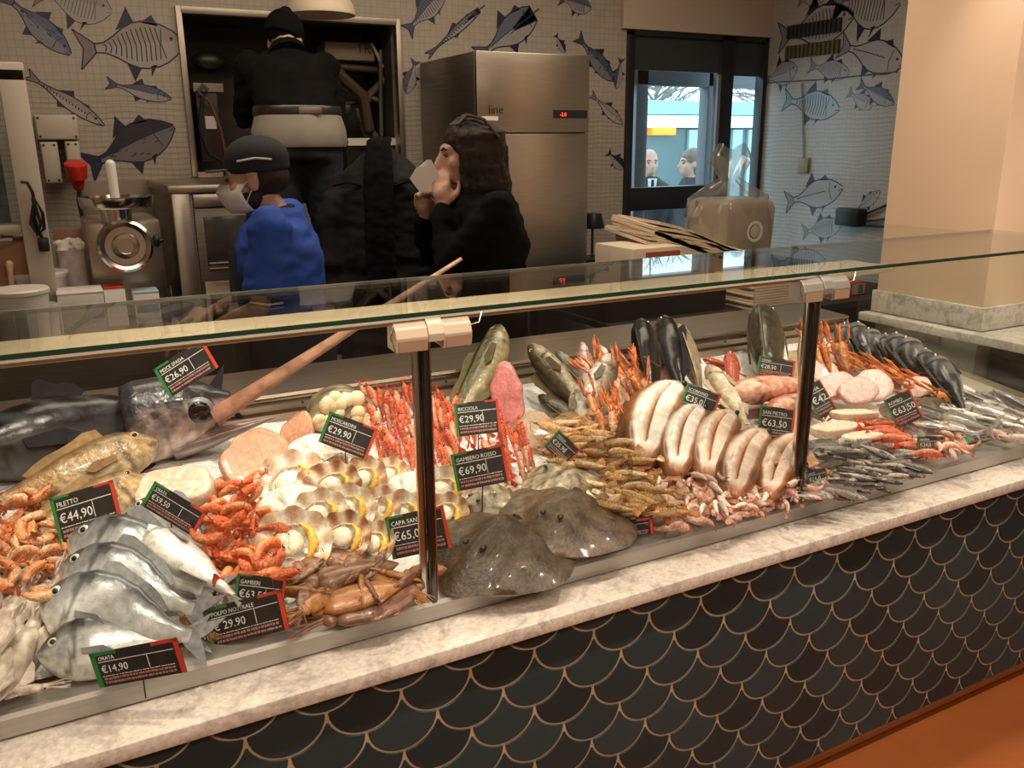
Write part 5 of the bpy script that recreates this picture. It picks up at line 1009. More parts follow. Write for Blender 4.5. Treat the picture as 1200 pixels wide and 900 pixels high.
def squid_template(skin, pale, seed=1, n=7, fat=1.0):
    T = []; r = random.Random(seed); b = MB(); rings = []; cols = []
    for i in range(25):
        t = i/24; w = interp([(0, .05), (.1, .075), (.4, .085), (.7, .07), (.9, .035), (1, .006)], t)
        rings.append([Vector((.12-t*.62, w*fat*math.cos(2*math.pi*k/12), w*.8*math.sin(2*math.pi*k/12))) for k in range(12)])
        cols += [mixc(pale, skin, .5+.9*noise.noise(Vector((t*6, k*.9, seed)))+.2) for k in range(12)]
    b.loft(rings, cols); b.ell((.16, 0, 0), (.07, .055*fat, .05), 10, 7, mixc(skin, pale, .3)); T.append(('mantle', b.mesh('mantle', 'flesh', colors=True, sharp=80)))
    for sg in (-1, 1):
        q = MB(); q.prism([(-.48, 0), (-.30, sg*.14), (-.18, sg*.11), (-.10, sg*.05), (-.3, 0)][::sg], -.006, .006, mixc(skin, pale, .5)); T.append(('fin', q.mesh('fin', 'flesh', colors=True)))
        q = MB(); q.ell((.17, sg*.05, .012), (.018, .01, .018), 8, 5); T.append(('eye', q.mesh('eye', 'eye_black')))
    for i in range(n):
        a = 2*math.pi*i/n; y, z = .03*math.cos(a), .025*math.sin(a); q = MB(); dy = r.uniform(-.07, .07)
        q.tube([(.20, y, z), (.30, y*1.6+dy*.3, z), (.40, y*2+dy, z*.8), (.5, y*1.5+dy*1.3, -.01)], [.014, .011, .008, .002], 5, mixc(skin, pale, .35)); T.append(('tentacle', q.mesh('tentacle', 'flesh', colors=True)))
    return T
T_SQUID = squid_template((.46, .35, .29), (.72, .67, .60), 1)
T_CUTTLE = squid_template((.15, .055, .03), (.40, .24, .16), 2, 8, 1.7)
T_CUTTLE_TAN = squid_template((.38, .14, .035), (.52, .30, .16), 3, 8, 1.7)

def scallop_template(rim, base, meat=True, back=False, seed=1):
    T = []; b = MB(); V = []; cols = []; nr, na = 9, 56; F = []; sgn = -1 if back else 1
    for i in range(nr+1):
        u = i/nr
        for j in range(na+1):
            ph = math.radians(-118+236*j/na); rib = math.cos(ph*9.5)
            R = .5*(1-.10*(abs(ph)/2.06)**3)*(1+.035*rib*u)
            x = u*R*math.sin(ph); y = -.42+.5+u*R*math.cos(ph)*.92-.08-(.0 if u > .1 else 0)
            dome = .15*(u*u if not back else (1-u*u))
            V.append((x, y, dome+.026*rib*u*sgn))
            c = mixc(base, rim, (u-.35)/.45*(.5+.6*rib)); cols.append(c)
    for i in range(nr):
        for j in range(na): F.append((i*(na+1)+j, (i+1)*(na+1)+j, (i+1)*(na+1)+j+1, i*(na+1)+j+1))
    n = len(V); V += [(x, y, z-.022) for x, y, z in V]; cols += [mixc(c, (.7, .5, .35), .3) for c in cols]
    F += [tuple(k+n for k in reversed(f)) for f in F]
    per = [nr*(na+1)+j for j in range(na+1)]; F += [(a, c, c+n, a+n) for a, c in zip(per, per[1:])]
    b.add(V, F, cols); b.prism([(-.20, -.26), (.20, -.26), (.17, -.12), (-.17, -.12)], .0, .03, mixc(base, rim, .5)); T.append(('shell', b.mesh('shell', 'flesh', colors=True, sharp=60)))
    if meat:
        q = MB(); q.ell((-.05, .04, .085), (.19, .17, .075), 16, 8, (.86, .78, .62)); T.append(('muscle', q.mesh('muscle', 'flesh', colors=True, sharp=90)))
        q = MB(); q.tube([(.20, -.12, .08), (.25, .03, .10), (.20, .18, .10), (.08, .27, .11)], [.03, .055, .05, .015], 10, (.85, .50, .07), round_ends=True); T.append(('coral', q.mesh('coral', 'flesh', colors=True, sharp=90)))
        q = MB()
        for k in range(30):
            a = math.radians(-100+200*k/29); q.ell((.29*math.sin(a), .29*math.cos(a)*.92, .075), (.022, .022, .014), 7, 5, (.66, .48, .33))
        T.append(('mantle_frill', q.mesh('mantle_frill', 'flesh', colors=True)))
    return T
T_SCALLOP = scallop_template((.66, .48, .32), (.92, .90, .84))
T_SCALLOP_BROWN = scallop_template((.30, .12, .06), (.80, .66, .50))
T_SCALLOP_PINK = scallop_template((.50, .27, .15), (.86, .74, .60))
T_SCALLOP_BACK = scallop_template((.92, .89, .83), (.86, .78, .68), False, True)

def ray_template(dark, mid, seed=1):
    """broad flat ray: domed diamond disc with a thick tail, two eye bumps"""
    T = []; b = MB(); V = []; cols = []; nr, na = 12, 48; F = []
    def R(a):
        tab = [(0, .50), (25, .43), (55, .44), (85, .50), (110, .47), (140, .34), (165, .26), (180, .27)]
        return interp(tab, abs(math.degrees(a)))
    for i in range(nr+1):
        u = i/nr
        for j in range(na):
            a = -math.pi+2*math.pi*j/na; r = R(a)*u; x, y = r*math.cos(a), r*math.sin(a)
            z = .19*(1-u**2.2)*(.62+.38*math.exp(-(y/.16)**2))+.012*math.sin(y*26+seed)*u*(1-u)*4+.018*noise.noise(Vector((x*6, y*6, seed)))
            V.append((x, y, z)); k = .5+.8*noise.noise(Vector((x*14, y*14, seed)))+.35*noise.noise(Vector((x*45, y*45, seed)))
            cols.append(mixc(dark, mid, k+(.25 if u > .85 else 0)))
    for i in range(nr):
        for j in range(na): F.append((i*na+j, (i+1)*na+j, (i+1)*na+(j+1) % na, i*na+(j+1) % na))
    n = len(V); V += [(x*.985, y*.985, -.012) for x, y, z in V]; cols += [(.6, .5, .42)]*n
    F += [tuple(k+n for k in reversed(f)) for f in F]+[(nr*na+j, nr*na+(j+1) % na, n+nr*na+(j+1) % na, n+nr*na+j) for j in range(na)]
    b.add(V, F, cols); T.append(('disc', b.mesh('disc', 'ray', colors=True, sharp=75)))
    q = MB(); q.tube([(-.22, 0, .05), (-.36, .02, .035), (-.48, .05, .02), (-.58, .04, .01)], [.06, .035, .018, .006], 9, mid); T.append(('tail', q.mesh('tail', 'fish', colors=True)))
    for sg in (-1, 1):
        q = MB(); q.ell((.23, sg*.06, .165), (.026, .020, .016), 9, 6, dark); T.append(('eye', q.mesh('eye', 'fish', colors=True)))
        q = MB(); q.tube([(-.20, sg*.12, .03), (-.34, sg*.15, .02), (-.42, sg*.11, .01)], [.05, .04, .01], 8, mid, flat=.4); T.append(('pelvic_fin', q.mesh('pelvic_fin', 'fish', colors=True)))
    return T
T_RAY = ray_template((.026, .018, .010), (.095, .070, .042), 1)
T_RAY2 = ray_template((.045, .030, .018), (.145, .105, .066), 5)
T_SPECK = ray_template((.07, .055, .035), (.48, .40, .28), 9)

def slab_template(face, rind, pts, th=.10, seed=1):
    """thick cut of fish: pale face, darker rind"""
    b = MB(); n = 40; rings = []; cols = []
    def rad(a):
        m = len(pts); f = (a/(2*math.pi)*m) % m; i = int(f); u = f-i; u = u*u*(3-2*u); return pts[i]*(1-u)+pts[(i+1) % m]*u
    for z, s, c in ((-th/2, .93, rind), (-th*.36, 1, rind), (th*.36, 1, rind), (th/2, .95, mixc(face, rind, .35)), (th*.53, .80, face), (th*.55, .4, face), (th*.56, .02, face)):
        rings.append([Vector((rad(2*math.pi*k/n)*s*math.cos(2*math.pi*k/n), rad(2*math.pi*k/n)*s*math.sin(2*math.pi*k/n), z)) for k in range(n)])
        cols += [mixc(c, tuple(v*.8 for v in c), .5+.9*noise.noise(Vector((k*.35, z*9, seed)))) for k in range(n)]
    b.loft(rings, cols); return [('cut', b.mesh('cut', 'flesh', colors=True, sharp=80))]
T_SLAB_PEACH = slab_template((.72, .37, .24), (.60, .28, .17), (.50, .46, .34, .30, .42, .50, .40, .36), .12)
T_SLAB_CREAM = slab_template((.86, .72, .58), (.80, .58, .44), (.50, .40, .26, .30, .48, .42, .28, .30), .16, 2)
T_SLAB_RAW = slab_template((.78, .24, .23), (.55, .30, .24), (.34, .40, .62, .36, .26, .40, .46, .46), .14, 6)
T_SLAB_PINK = slab_template((.82, .56, .52), (.70, .40, .36), (.50, .42, .34, .36, .48, .44, .34, .38), .14, 3)

# ------------------------------------------------------------------ placing
def put(T, name, label, cat, group, mw, small=False):
    if small:
        o = link(name, T[0][1], None, mw); tag(o, label, cat, group)
        for n, me in T[1:]: link(n, me, o)
        return o
    o = bpy.data.objects.new(name, None); C.objects.link(o); o.matrix_world = mw; o.empty_display_size = .2; tag(o, label, cat, group); body = last_eye = None
    for n, me in T:
        c = link(n, me, body if n == 'pupil' and last_eye is None else (last_eye if n == 'pupil' else o))
        if body is None: body = c
        last_eye = c if n == 'eye' else None
    return o
def frame(N, Tl, roll=0, flip=False, L=None, grow=1.0):
    """head point N, tail point Tl in the world; flank faces away from the bed, turned by roll about the body axis"""
    N, Tl = Vector(N), Vector(Tl); x = (N-Tl); l = (L or x.length)*grow; x.normalize(); z = BED_N-x*BED_N.dot(x)
    if z.length < .2: z = Vector((0, -1, .2))-x*Vector((0, -1, .2)).dot(x)
    z.normalize(); y = z.cross(x)
    m = Matrix((x, y, z)).transposed()
    m = m @ Matrix.Rotation(math.radians(roll)+(math.pi if flip else 0), 3, 'X'); m = (m*l).to_4x4(); m.translation = (N+Tl)/2; return m

# ================================================================== SEAFOOD ON THE ICE
def F(T, name, label, nose, tail, roll=0, flip=False, cat='fish', group=None, grow=1.0, small=False):
    return put(T, name, label, cat, group, frame(P(*nose), P(*tail), roll, flip, None, grow), small)
def inside(p, poly):
    c = False
    for (x0, y0), (x1, y1) in zip(poly, poly[1:]+poly[:1]):
        if (y0 > p[1]) != (y1 > p[1]) and p[0] < (x1-x0)*(p[1]-y0)/(y1-y0)+x0: c = not c
    return c
def heap(T, n, poly, h, L, name, label, cat, group, ang=None, spread=180, seed=1, roll=(-180, 180), tilt=12, small=True):
    """n look-alikes strewn over a patch of the bed (patch given by photo pixels), h = (low, high) above the ice, ang = heading in degrees on the bed"""
    r = random.Random(seed); xs = [p[0] for p in poly]; ys = [p[1] for p in poly]; pts = []
    while len(pts) < n:
        best = None
        for _ in range(9):
            while True:
                q = (r.uniform(min(xs), max(xs)), r.uniform(min(ys), max(ys)))
                if inside(q, poly): break
            d = min([((q[0]-a)**2+((q[1]-b)*1.6)**2) for a, b in pts] or [1e9])
            if best is None or d > best[0]: best = (d, q)
        pts.append(best[1])
    for q in pts:
        hh = r.uniform(*h); c = P(q[0], q[1], hh); a = math.radians((ang if ang is not None else 0)+r.uniform(-spread, spread)); l = L*r.uniform(.88, 1.12)
        x = Vector((math.cos(a), math.sin(a), BED_K*math.sin(a)+math.tan(math.radians(r.uniform(-tilt, tilt))))).normalized()
        put(T, name, label, cat, group, frame(c+x*l/2, c-x*l/2, r.uniform(*roll), False, l), small)

# ---- dark tunas at the back
F(T_TUNA, 'tuna', 'glossy black tuna lying along the rear steel ledge', (-75, 545, .06), (262, 462, .075), -50, True, grow=1.05)
F(T_TUNA, 'tuna', 'black tuna tucked under the swordfish head, belly on the brown fish', (-20, 610, .05), (250, 490, .02), -45, True, grow=.72)
# ---- swordfish head with its bill
sw = thing('swordfish_head', 'cut swordfish head with long bill rising past the glass shelf', 'fish')
nk = P(150, 500, .085); mo = P(268, 474, .115); tip = atY(541, 303, 2.02); tip.z = max(tip.z, 1.2)
ax = (mo-nk).normalized(); sd = Vector((0, 0, 1)).cross(ax).normalized(); upv = ax.cross(sd); rings = []; cols = []
SWP = [(0, .088, .100), (.12, .094, .108), (.35, .092, .104), (.58, .080, .088), (.78, .060, .062), (.92, .038, .038), (1.04, .022, .020)]
for i in range(27):
    t = i/26*1.04; wv, hv = interp([(a, q) for a, q, _ in SWP], t), interp([(a, q) for a, _, q in SWP], t)
    c = nk+ax*(mo-nk).length*1.0*t+upv*.012*t
    ring = []
    for k in range(20):
        a = 2*math.pi*k/20; s = math.sin(a); ring.append(c+sd*wv*math.cos(a)+upv*hv*s)
        col = mixc((.34, .27, .26), (.030, .030, .034), (s+.1)/.5) if s > -.1 else mixc((.40, .33, .31), (.62, .50, .47), (-s)/.6)
        if noise.noise(Vector((t*7, s*3, 2))) > .2 and s < .4: col = mixc(col, (.62, .42, .40), .5)
        if t < .10: col = mixc((.02, .02, .022), col, t/.10)
        if .33 < t < .37 and s < .5: col = mixc(col, (.15, .10, .10), .6)
        cols.append(col)
    rings.append(ring)
b = MB(); b.loft(rings, cols); b.build('head', M('mottled swordfish skin', attr=True, rough=.3, metal=.15, var=.5, vscale=38, coat=.3, bump=.35, bscale=60), sw, colors=True, sharp=80)
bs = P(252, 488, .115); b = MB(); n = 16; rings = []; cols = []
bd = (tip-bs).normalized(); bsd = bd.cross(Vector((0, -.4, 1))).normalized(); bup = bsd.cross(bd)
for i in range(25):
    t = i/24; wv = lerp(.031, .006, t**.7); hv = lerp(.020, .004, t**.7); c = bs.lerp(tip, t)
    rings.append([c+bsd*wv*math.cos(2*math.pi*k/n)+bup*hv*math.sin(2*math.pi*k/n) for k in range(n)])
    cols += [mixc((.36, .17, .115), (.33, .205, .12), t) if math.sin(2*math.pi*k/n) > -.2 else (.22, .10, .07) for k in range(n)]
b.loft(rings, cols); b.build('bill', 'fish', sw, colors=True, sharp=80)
lj = P(322, 489, .085); js = nk+ax*(mo-nk).length*.40-upv*.078; b = MB()
b.tube([js, js.lerp(lj, .35), js.lerp(lj, .7), lj], [.056, .046, .022, .004], 12, [(.34, .29, .29) if k % 12 < 6 else (.55, .42, .40) for k in range(48)], flat=.6); b.build('lower_jaw', 'silver', sw, colors=True, sharp=80)
b = MB(); m0 = nk+ax*(mo-nk).length*.62-upv*.035; b.tube([m0, m0.lerp(mo, .5)+upv*-.01, mo+ax*.05], [.030, .022, .006], 10, (.66, .22, .18), flat=.5); b.build('mouth_lining', 'flesh', sw, colors=True)
ec = nk+ax*(mo-nk).length*.70+upv*.018-sd*.062; ey = MB().ell(ec, (.036, .018, .036), 16, 9, (.16, .17, .19)).build('eye', 'fish', sw, colors=True)
MB().ell(ec-sd*.010, (.028, .011, .028), 14, 8).build('pupil', 'eye_black', ey)
# ---- brown fish
F(T_BROWN, 'brown_fish', 'golden brown fish with head on the black tuna', (174, 522, .10), (-25, 598, .06), 40, False, group='brown fish below the swordfish head', grow=1.12)
F(T_BROWN, 'brown_fish', 'brown fish lying behind the price card with red border beside pale prawns', (172, 560, .055), (-10, 650, .03), 35, False, group='brown fish below the swordfish head', grow=1.0)
# ---- gilthead breams
GB = 'silver sea breams in the corner of the tray'
F(T_BREAM, 'sea_bream', 'sea bream with dark head lying behind the other silver breams', (82, 628, .10), (262, 700, .05), -42, True, group=GB)
F(T_BREAM, 'sea_bream', 'slim silver sea bream half covered by the next bream', (72, 662, .085), (250, 722, .045), -42, True, group=GB)
F(T_BREAM, 'sea_bream', 'steel grey sea bream resting on another with its mouth closed', (48, 702, .07), (250, 752, .04), -42, True, group=GB)
F(T_BREAM, 'sea_bream', 'plump sea bream touching the shaded price card at the front rail', (44, 768, .035), (245, 742, .03), -34, True, group=GB)
F(T_BREAM_BELLY, 'sea_bream', 'sea bream turned belly up with pale white underside', (162, 622, .10), (290, 708, .05), 35, True, group=GB, grow=1.05)
F(T_BREAM, 'sea_bream', 'sea bream with only its dark head showing under the price card', (146, 592, .07), (275, 655, .03), -40, True, group=GB, grow=.9)
# ---- pale prawns, squid
heap(T_PRAWN_PALE, 62, [(-30, 590), (40, 575), (75, 640), (95, 665), (60, 700), (-30, 690)], (.02, .085), .115, 'pale_prawn', 'pale orange prawn in the heap beside the brown fish', 'prawn', 'pale orange prawns', 20, 80, 11)
heap(T_SQUID, 17, [(-20, 690), (40, 665), (85, 690), (45, 760), (-20, 800)], (.018, .05), .24, 'squid', 'translucent pale squid in the heap beside the silver breams', 'squid', 'pale squid', 70, 16, 12, small=False, tilt=5)
F(T_SQUID, 'squid', 'single pale squid lying on bare ice by the front rail', (84, 800, .018), (-10, 815, .018), cat='squid')
# ---- cuts of fish
def slab(T, name, label, px, py, h, L, rz, tiltx=0, tilty=0, cat='fish', group=None, sy=1.0):
    m = Matrix.Translation(P(px, py, h)) @ Matrix.Rotation(math.radians(rz), 4, 'Z') @ Matrix.Rotation(math.radians(tiltx), 4, 'X') @ Matrix.Rotation(math.radians(tilty), 4, 'Y') @ Matrix.Diagonal((L, L*sy, L, 1))
    return put(T, name, label, cat, group, m, True)
slab(T_SLAB_CREAM, 'fish_fillet', 'cream white fillet behind the breams beside the red prawns', 205, 572, .06, .20, -50, 25, 0, 'fillet')
slab(T_SLAB_PEACH, 'fish_steak', 'rounded peach coloured steak leaning below the swordfish jaw', 296, 536, .05, .20, 15, 38, 0, 'fish steak')
slab(T_SLAB_PEACH, 'fish_steak', 'narrow peach steak standing between the round steak and rough fish cut', 347, 507, .06, .095, -26, 62, 0, 'fish steak', sy=1.6)
slab(T_SLAB_PEACH, 'fish_steak', 'flat pinkish scrap of fish under the round steak', 285, 560, .012, .17, 10, 6, 0, 'fish steak', sy=.5)
# ---- red prawns
heap(T_PRAWN_RED, 62, [(238, 575), (320, 555), (345, 570), (318, 640), (335, 680), (268, 680), (225, 615)], (.02, .085), .125, 'red_prawn', 'orange red prawn in the heap beside the white scallops', 'prawn', 'orange red prawns', 10, 60, 13)
# ---- rough cut behind the scallops
rc = thing('rough_fish_cut', 'dark skinned fish section with knobbly cream cut face behind the scallops', 'fish'); c = P(402, 500, .05); r = random.Random(5)
b = MB(); b.loft([[c+Vector((.095*math.cos(a)*s, dy+.02*math.sin(a), .085*math.sin(a)*s+.02)) for a in (2*math.pi*k/22 for k in range(22))] for dy, s in ((-.03, .88), (-.015, 1), (.03, .98), (.07, .7))], [mixc((.10, .08, .05), (.34, .30, .18), r.random()) for _ in range(88)]); b.build('skin', 'fish', rc, colors=True)
b = MB()
for k in range(34):
    a = r.uniform(0, 6.28); d = math.sqrt(r.random())*.078; s = r.uniform(.012, .024); b.ell(c+Vector((d*math.cos(a), -.034+.02*math.sin(a)*d/.08, .02+d*math.sin(a)*.9)), (s, s*.7, s), 8, 6, mixc((.85, .74, .52), (.72, .55, .32), r.random()))
b.build('cut_face', 'flesh', rc, colors=True)
# ---- scallops
SG = 'open scallops on the ice'
def scallop(T, px, py, w, h, rz=0, tx=18, label=''):
    c = P(px, py, h); L = w/F_PX*(c-EYE).dot(_fw)
    m = Matrix.Translation(c) @ Matrix.Rotation(math.radians(-YAW*57.3+rz), 4, 'Z') @ Matrix.Rotation(math.radians(tx), 4, 'X') @ Matrix.Scale(L*1.08, 4)
    put(T, 'scallop', label, 'scallop', SG, m)
wl = 'white rimmed open scallop with yellow coral in the scallop heap'; bl = 'brown rimmed open scallop in the scallop heap'; pl = 'small tan rimmed open scallop in the scallop heap'; kl = 'scallop shell turned over showing its smooth white back'
for T, x, y, w_, h, rz, l in ((T_SCALLOP_BACK, 372, 532, 58, .05, 25, kl), (T_SCALLOP_BACK, 404, 526, 66, .065, -10, kl), (T_SCALLOP, 345, 563, 68, .05, 15, wl), (T_SCALLOP_BROWN, 392, 566, 54, .06, -8, bl),
    (T_SCALLOP_PINK, 428, 558, 50, .055, -25, pl), (T_SCALLOP_PINK, 457, 552, 40, .05, -20, pl), (T_SCALLOP_BACK, 345, 600, 72, .05, 12, kl), (T_SCALLOP, 408, 594, 56, .065, -5, wl), (T_SCALLOP_PINK, 446, 592, 48, .055, -30, pl),
    (T_SCALLOP, 344, 634, 74, .045, 5, wl), (T_SCALLOP_BROWN, 405, 626, 56, .05, -20, bl), (T_SCALLOP_PINK, 440, 634, 50, .04, -35, pl), (T_SCALLOP, 472, 602, 56, .045, 10, wl), (T_SCALLOP, 376, 600, 56, .06, 0, wl),
    (T_SCALLOP_BACK, 478, 575, 54, .05, -15, kl), (T_SCALLOP, 520, 572, 54, .04, -10, wl), (T_SCALLOP, 436, 520, 46, .04, -15, wl), (T_SCALLOP_PINK, 524, 598, 46, .03, -20, pl), (T_SCALLOP_PINK, 372, 566, 44, .05, 20, pl)):
    scallop(T, x, y+9, w_*1.25, h, rz, 48, l)
# ---- long red prawns set upright in rows
r = random.Random(21)
def upright(T, n, x0, x1, y0, y1, L, name, label, cat, group, lean=.5, seed=1, h0=.02, h1=.04, side=.12, roll=(-180, 180), ytilt=.55):
    r = random.Random(seed)
    for i in range(n):
        px = lerp(x0, x1, (i+.5)/n)+r.uniform(-5, 5); py = r.uniform(y0, y1); base = P(px, py, r.uniform(h0, h1)); l = L*r.uniform(.85, 1.1)
        d = Vector((r.uniform(-side, side), ytilt+r.uniform(-.15, .15), lean+r.uniform(-.15, .2))).normalized()
        put(T, name, label, cat, group, frame(base+d*l, base, r.uniform(*roll), False, l), True)
LP = 'long red prawns behind the scallops'; ll = 'long bright red prawn standing in the row behind the scallops'
upright(T_PRAWN_LONG, 14, 440, 494, 495, 522, .14, 'long_red_prawn', ll, 'prawn', LP, 1.0, 31)
upright(T_PRAWN_LONG, 15, 446, 496, 535, 566, .13, 'long_red_prawn', ll, 'prawn', LP, .8, 32)
ll = 'long bright red prawn in the row between scallops and pink cut fish'
upright(T_PRAWN_LONG, 10, 508, 542, 492, 530, .14, 'long_red_prawn', ll, 'prawn', LP, .9, 33)
upright(T_PRAWN_LONG, 10, 506, 545, 538, 572, .13, 'long_red_prawn', ll, 'prawn', LP, .7, 34)
upright(T_PRAWN_LONG, 16, 582, 626, 515, 578, .13, 'long_red_prawn', ll, 'prawn', LP, .8, 35)
upright(T_PRAWN_LONG, 10, 538, 600, 512, 534, .12, 'long_red_prawn', ll, 'prawn', LP, .8, 36)
# ---- brown cuttlefish along the front rail
CG = 'brown cuttlefish along the front rail'
for T, a, c, l in ((T_CUTTLE, (330, 690, .03), (450, 664, .04), 'dark brown cuttlefish touching the scallops'), (T_CUTTLE_TAN, (335, 722, .03), (455, 690, .045), 'orange brown cuttlefish lying over two others'),
                   (T_CUTTLE, (350, 732, .02), (470, 706, .02), 'mottled brown cuttlefish lying along the steel rail'), (T_CUTTLE_TAN, (495, 700, .03), (430, 668, .035), 'reddish cuttlefish beside the glass post'),
                   (T_CUTTLE, (505, 672, .03), (445, 720, .025), 'dark cuttlefish with its arms against the glass post'), (T_CUTTLE, (320, 672, .03), (420, 650, .03), 'brown cuttlefish half under the scallops'), (T_CUTTLE_TAN, (250, 745, .02), (215, 722, .02), 'small tan cuttlefish between the bream and the octopus price card')):
    F(T, 'cuttlefish', l, a, c, cat='cuttlefish', group=CG, grow=1.3)
heap(T_CUTTLE, 9, [(345, 665), (420, 652), (498, 662), (492, 680), (385, 708), (350, 712)], (.035, .06), .12, 'small_cuttlefish', 'small mottled cuttlefish strewn over the larger ones', 'cuttlefish', 'small cuttlefish', 0, 180, 71, tilt=8, small=False)
heap(T_CUTTLE_TAN, 8, [(345, 684), (420, 670), (496, 668), (488, 684), (368, 712)], (.03, .055), .11, 'small_cuttlefish', 'small orange brown cuttlefish strewn over the larger ones', 'cuttlefish', 'small cuttlefish', 0, 180, 72, tilt=8, small=False)
# ---- rays and speckled flatfish
F(T_RAY, 'ray', 'large dark brown ray lying against the glass post', (530, 690, .005), (628, 600, .03), cat='fish', group='rays by the front rail', grow=1.12)
F(T_RAY2, 'ray', 'smooth grey brown ray lapping over the darker ray', (630, 648, .03), (690, 570, .05), cat='fish', group='rays by the front rail', grow=1.15)
F(T_SPECK, 'flatfish', 'speckled olive flatfish behind the dark ray', (520, 615, .02), (630, 570, .03), cat='fish', group='speckled flatfish', grow=.85)
F(T_SPECK, 'flatfish', 'speckled grey flatfish sloping down from the pink tray card', (610, 545, .05), (720, 600, .05), cat='fish', group='speckled flatfish', grow=.8)
F(T_SPECK, 'flatfish', 'small speckled flatfish behind the shaded card at the rail', (690, 580, .03), (770, 630, .02), cat='fish', group='speckled flatfish', grow=.7)
# ---- pink cut fish with olive back
F(T_OLIVE, 'olive_fish', 'olive striped fish standing on its tail against the rear ledge', (590, 400, .16), (528, 500, .01), -10, False, grow=1.4)
F(T_OLIVE, 'olive_fish', 'olive striped fish behind the pink cut side', (580, 420, .12), (550, 500, .01), 20, False, grow=1.0)
slab(T_SLAB_RAW, 'cut_fish', 'raw pink fish side cut open beside the olive fish', 592, 466, .07, .15, -26, 62, 0, 'fish', sy=1.15)
slab(slab_template((.40, .27, .17), (.32, .20, .12), (.5, .44, .36, .34, .44, .4, .36, .4), .14, 4), 'cut_fish', 'brown skinned fish side below the pink cut', 624, 505, .05, .12, -26, 50, 0, 'fish', sy=1.25)
slab(T_SLAB_RAW, 'pink_fillet', 'bright pink fillet under the tilted price card', 668, 556, .045, .15, -30, 25, 0, 'fillet', sy=.5)
# ---- upright heads in the middle
F(T_DARKLONG, 'dark_fish', 'brown green fish leaning head up on the rear ledge', (624, 408, .15), (700, 500, .02), -40, False, grow=1.1)
F(T_BASS, 'grey_fish', 'grey pink fish leaning behind the brown green fish', (652, 412, .12), (715, 482, .02), 30, False, grow=1.0)
F(T_PINKNOSE, 'pink_nosed_fish', 'pale fish with pink snout pointing up beside the grey fish', (682, 402, .14), (690, 490, .02), 0, grow=1.0, group='pale pink snouted fish')
F(T_PINKNOSE, 'pink_nosed_fish', 'pale fish with pink snout pointing up above the striped sea bass', (702, 406, .13), (735, 490, .02), 0, grow=1.0, group='pale pink snouted fish')
F(T_BASS, 'sea_bass', 'silvery sea bass arched over the scampi', (716, 420, .13), (676, 510, .03), 25, True, grow=1.1)
F(T_BASS, 'sea_bass', 'dark backed sea bass lying under the arched bass', (678, 458, .08), (690, 530, .02), -25, True, grow=1.25)
F(T_DARKLONG, 'dark_fish', 'brown fish lying low between the brown green fish and bass', (640, 470, .05), (700, 515, .02), 30, False, grow=1.3)
F(T_BROWN, 'brown_fish', 'tan rounded fish lying below the upright bass', (655, 500, .04), (700, 480, .03), 30, False, grow=1.5)
# ---- scampi, mantis shrimps
SCG = 'orange scampi in the middle of the tray'
upright(T_SCAMPI, 13, 704, 775, 465, 488, .15, 'scampi', 'pale orange scampi standing claws up beside the arched bass', 'scampi', SCG, .9, 41, side=.5)
upright(T_SCAMPI, 9, 700, 748, 505, 530, .14, 'scampi', 'pale orange scampi standing claws up beside the arched bass', 'scampi', SCG, .8, 42, side=.2)
heap(T_MANTIS, 70, [(640, 500), (672, 488), (745, 500), (760, 560), (800, 600), (730, 605), (690, 570), (650, 545)], (.03, .085), .15, 'mantis_shrimp', 'tan mantis shrimp in the heap between the flatfish and the gutted fish', 'mantis shrimp', 'tan mantis shrimps', 155, 40, 43)
# ---- dark fish at the back
F(T_BLACKBELLY, 'black_fish', 'black fish with pink belly standing against the rear ledge', (752, 382, .17), (770, 490, .02), 60, False, grow=1.15, group='black fish standing at the rear')
F(T_BLACKBELLY, 'black_fish', 'black fish showing its pink throat beside the pale yellow fish', (778, 378, .16), (800, 480, .02), 120, False, grow=1.15, group='black fish standing at the rear')
F(T_PALE, 'pale_fish', 'pale yellow fish standing head up beside the black fish', (796, 385, .16), (828, 480, .02), 70, False, grow=1.1)
F(T_PALE, 'pale_fish', 'pale speckled fish lying diagonally behind the price card with round euro sign', (832, 432, .11), (880, 505, .05), 10, False, grow=1.1)
F(T_PALE, 'pale_fish', 'pale fish lying across behind the gutted fish', (905, 452, .08), (838, 480, .05), 10, False, grow=1.0)
F(T_RED, 'red_fish', 'deep red fish head standing up beside the green price card', (856, 412, .10), (862, 470, .0), 40, False, group='red scorpion fish', grow=1.0)
F(T_RED, 'red_fish', 'red fish lying on ice behind the pale fish', (828, 422, .06), (872, 440, .02), 30, False, group='red scorpion fish', grow=1.2)
F(T_RED, 'red_fish', 'fat orange red scorpion fish lying below the grouper', (862, 460, .085), (965, 450, .05), 30, True, group='red scorpion fish', grow=1.15)
F(T_RED, 'red_fish', 'orange red scorpion fish behind the second price card', (905, 480, .07), (975, 465, .03), 30, True, group='red scorpion fish', grow=1.1)
F(T_DARKLONG, 'grouper', 'dark olive grouper slumped on the rear ledge beside the glass post', (895, 378, .13), (905, 470, .02), 70, False, grow=1.45)
F(T_GARFISH, 'garfish', 'slender tan garfish standing upright behind the glass post', (938, 388, .17), (946, 492, .03), 0, False, grow=1.0)
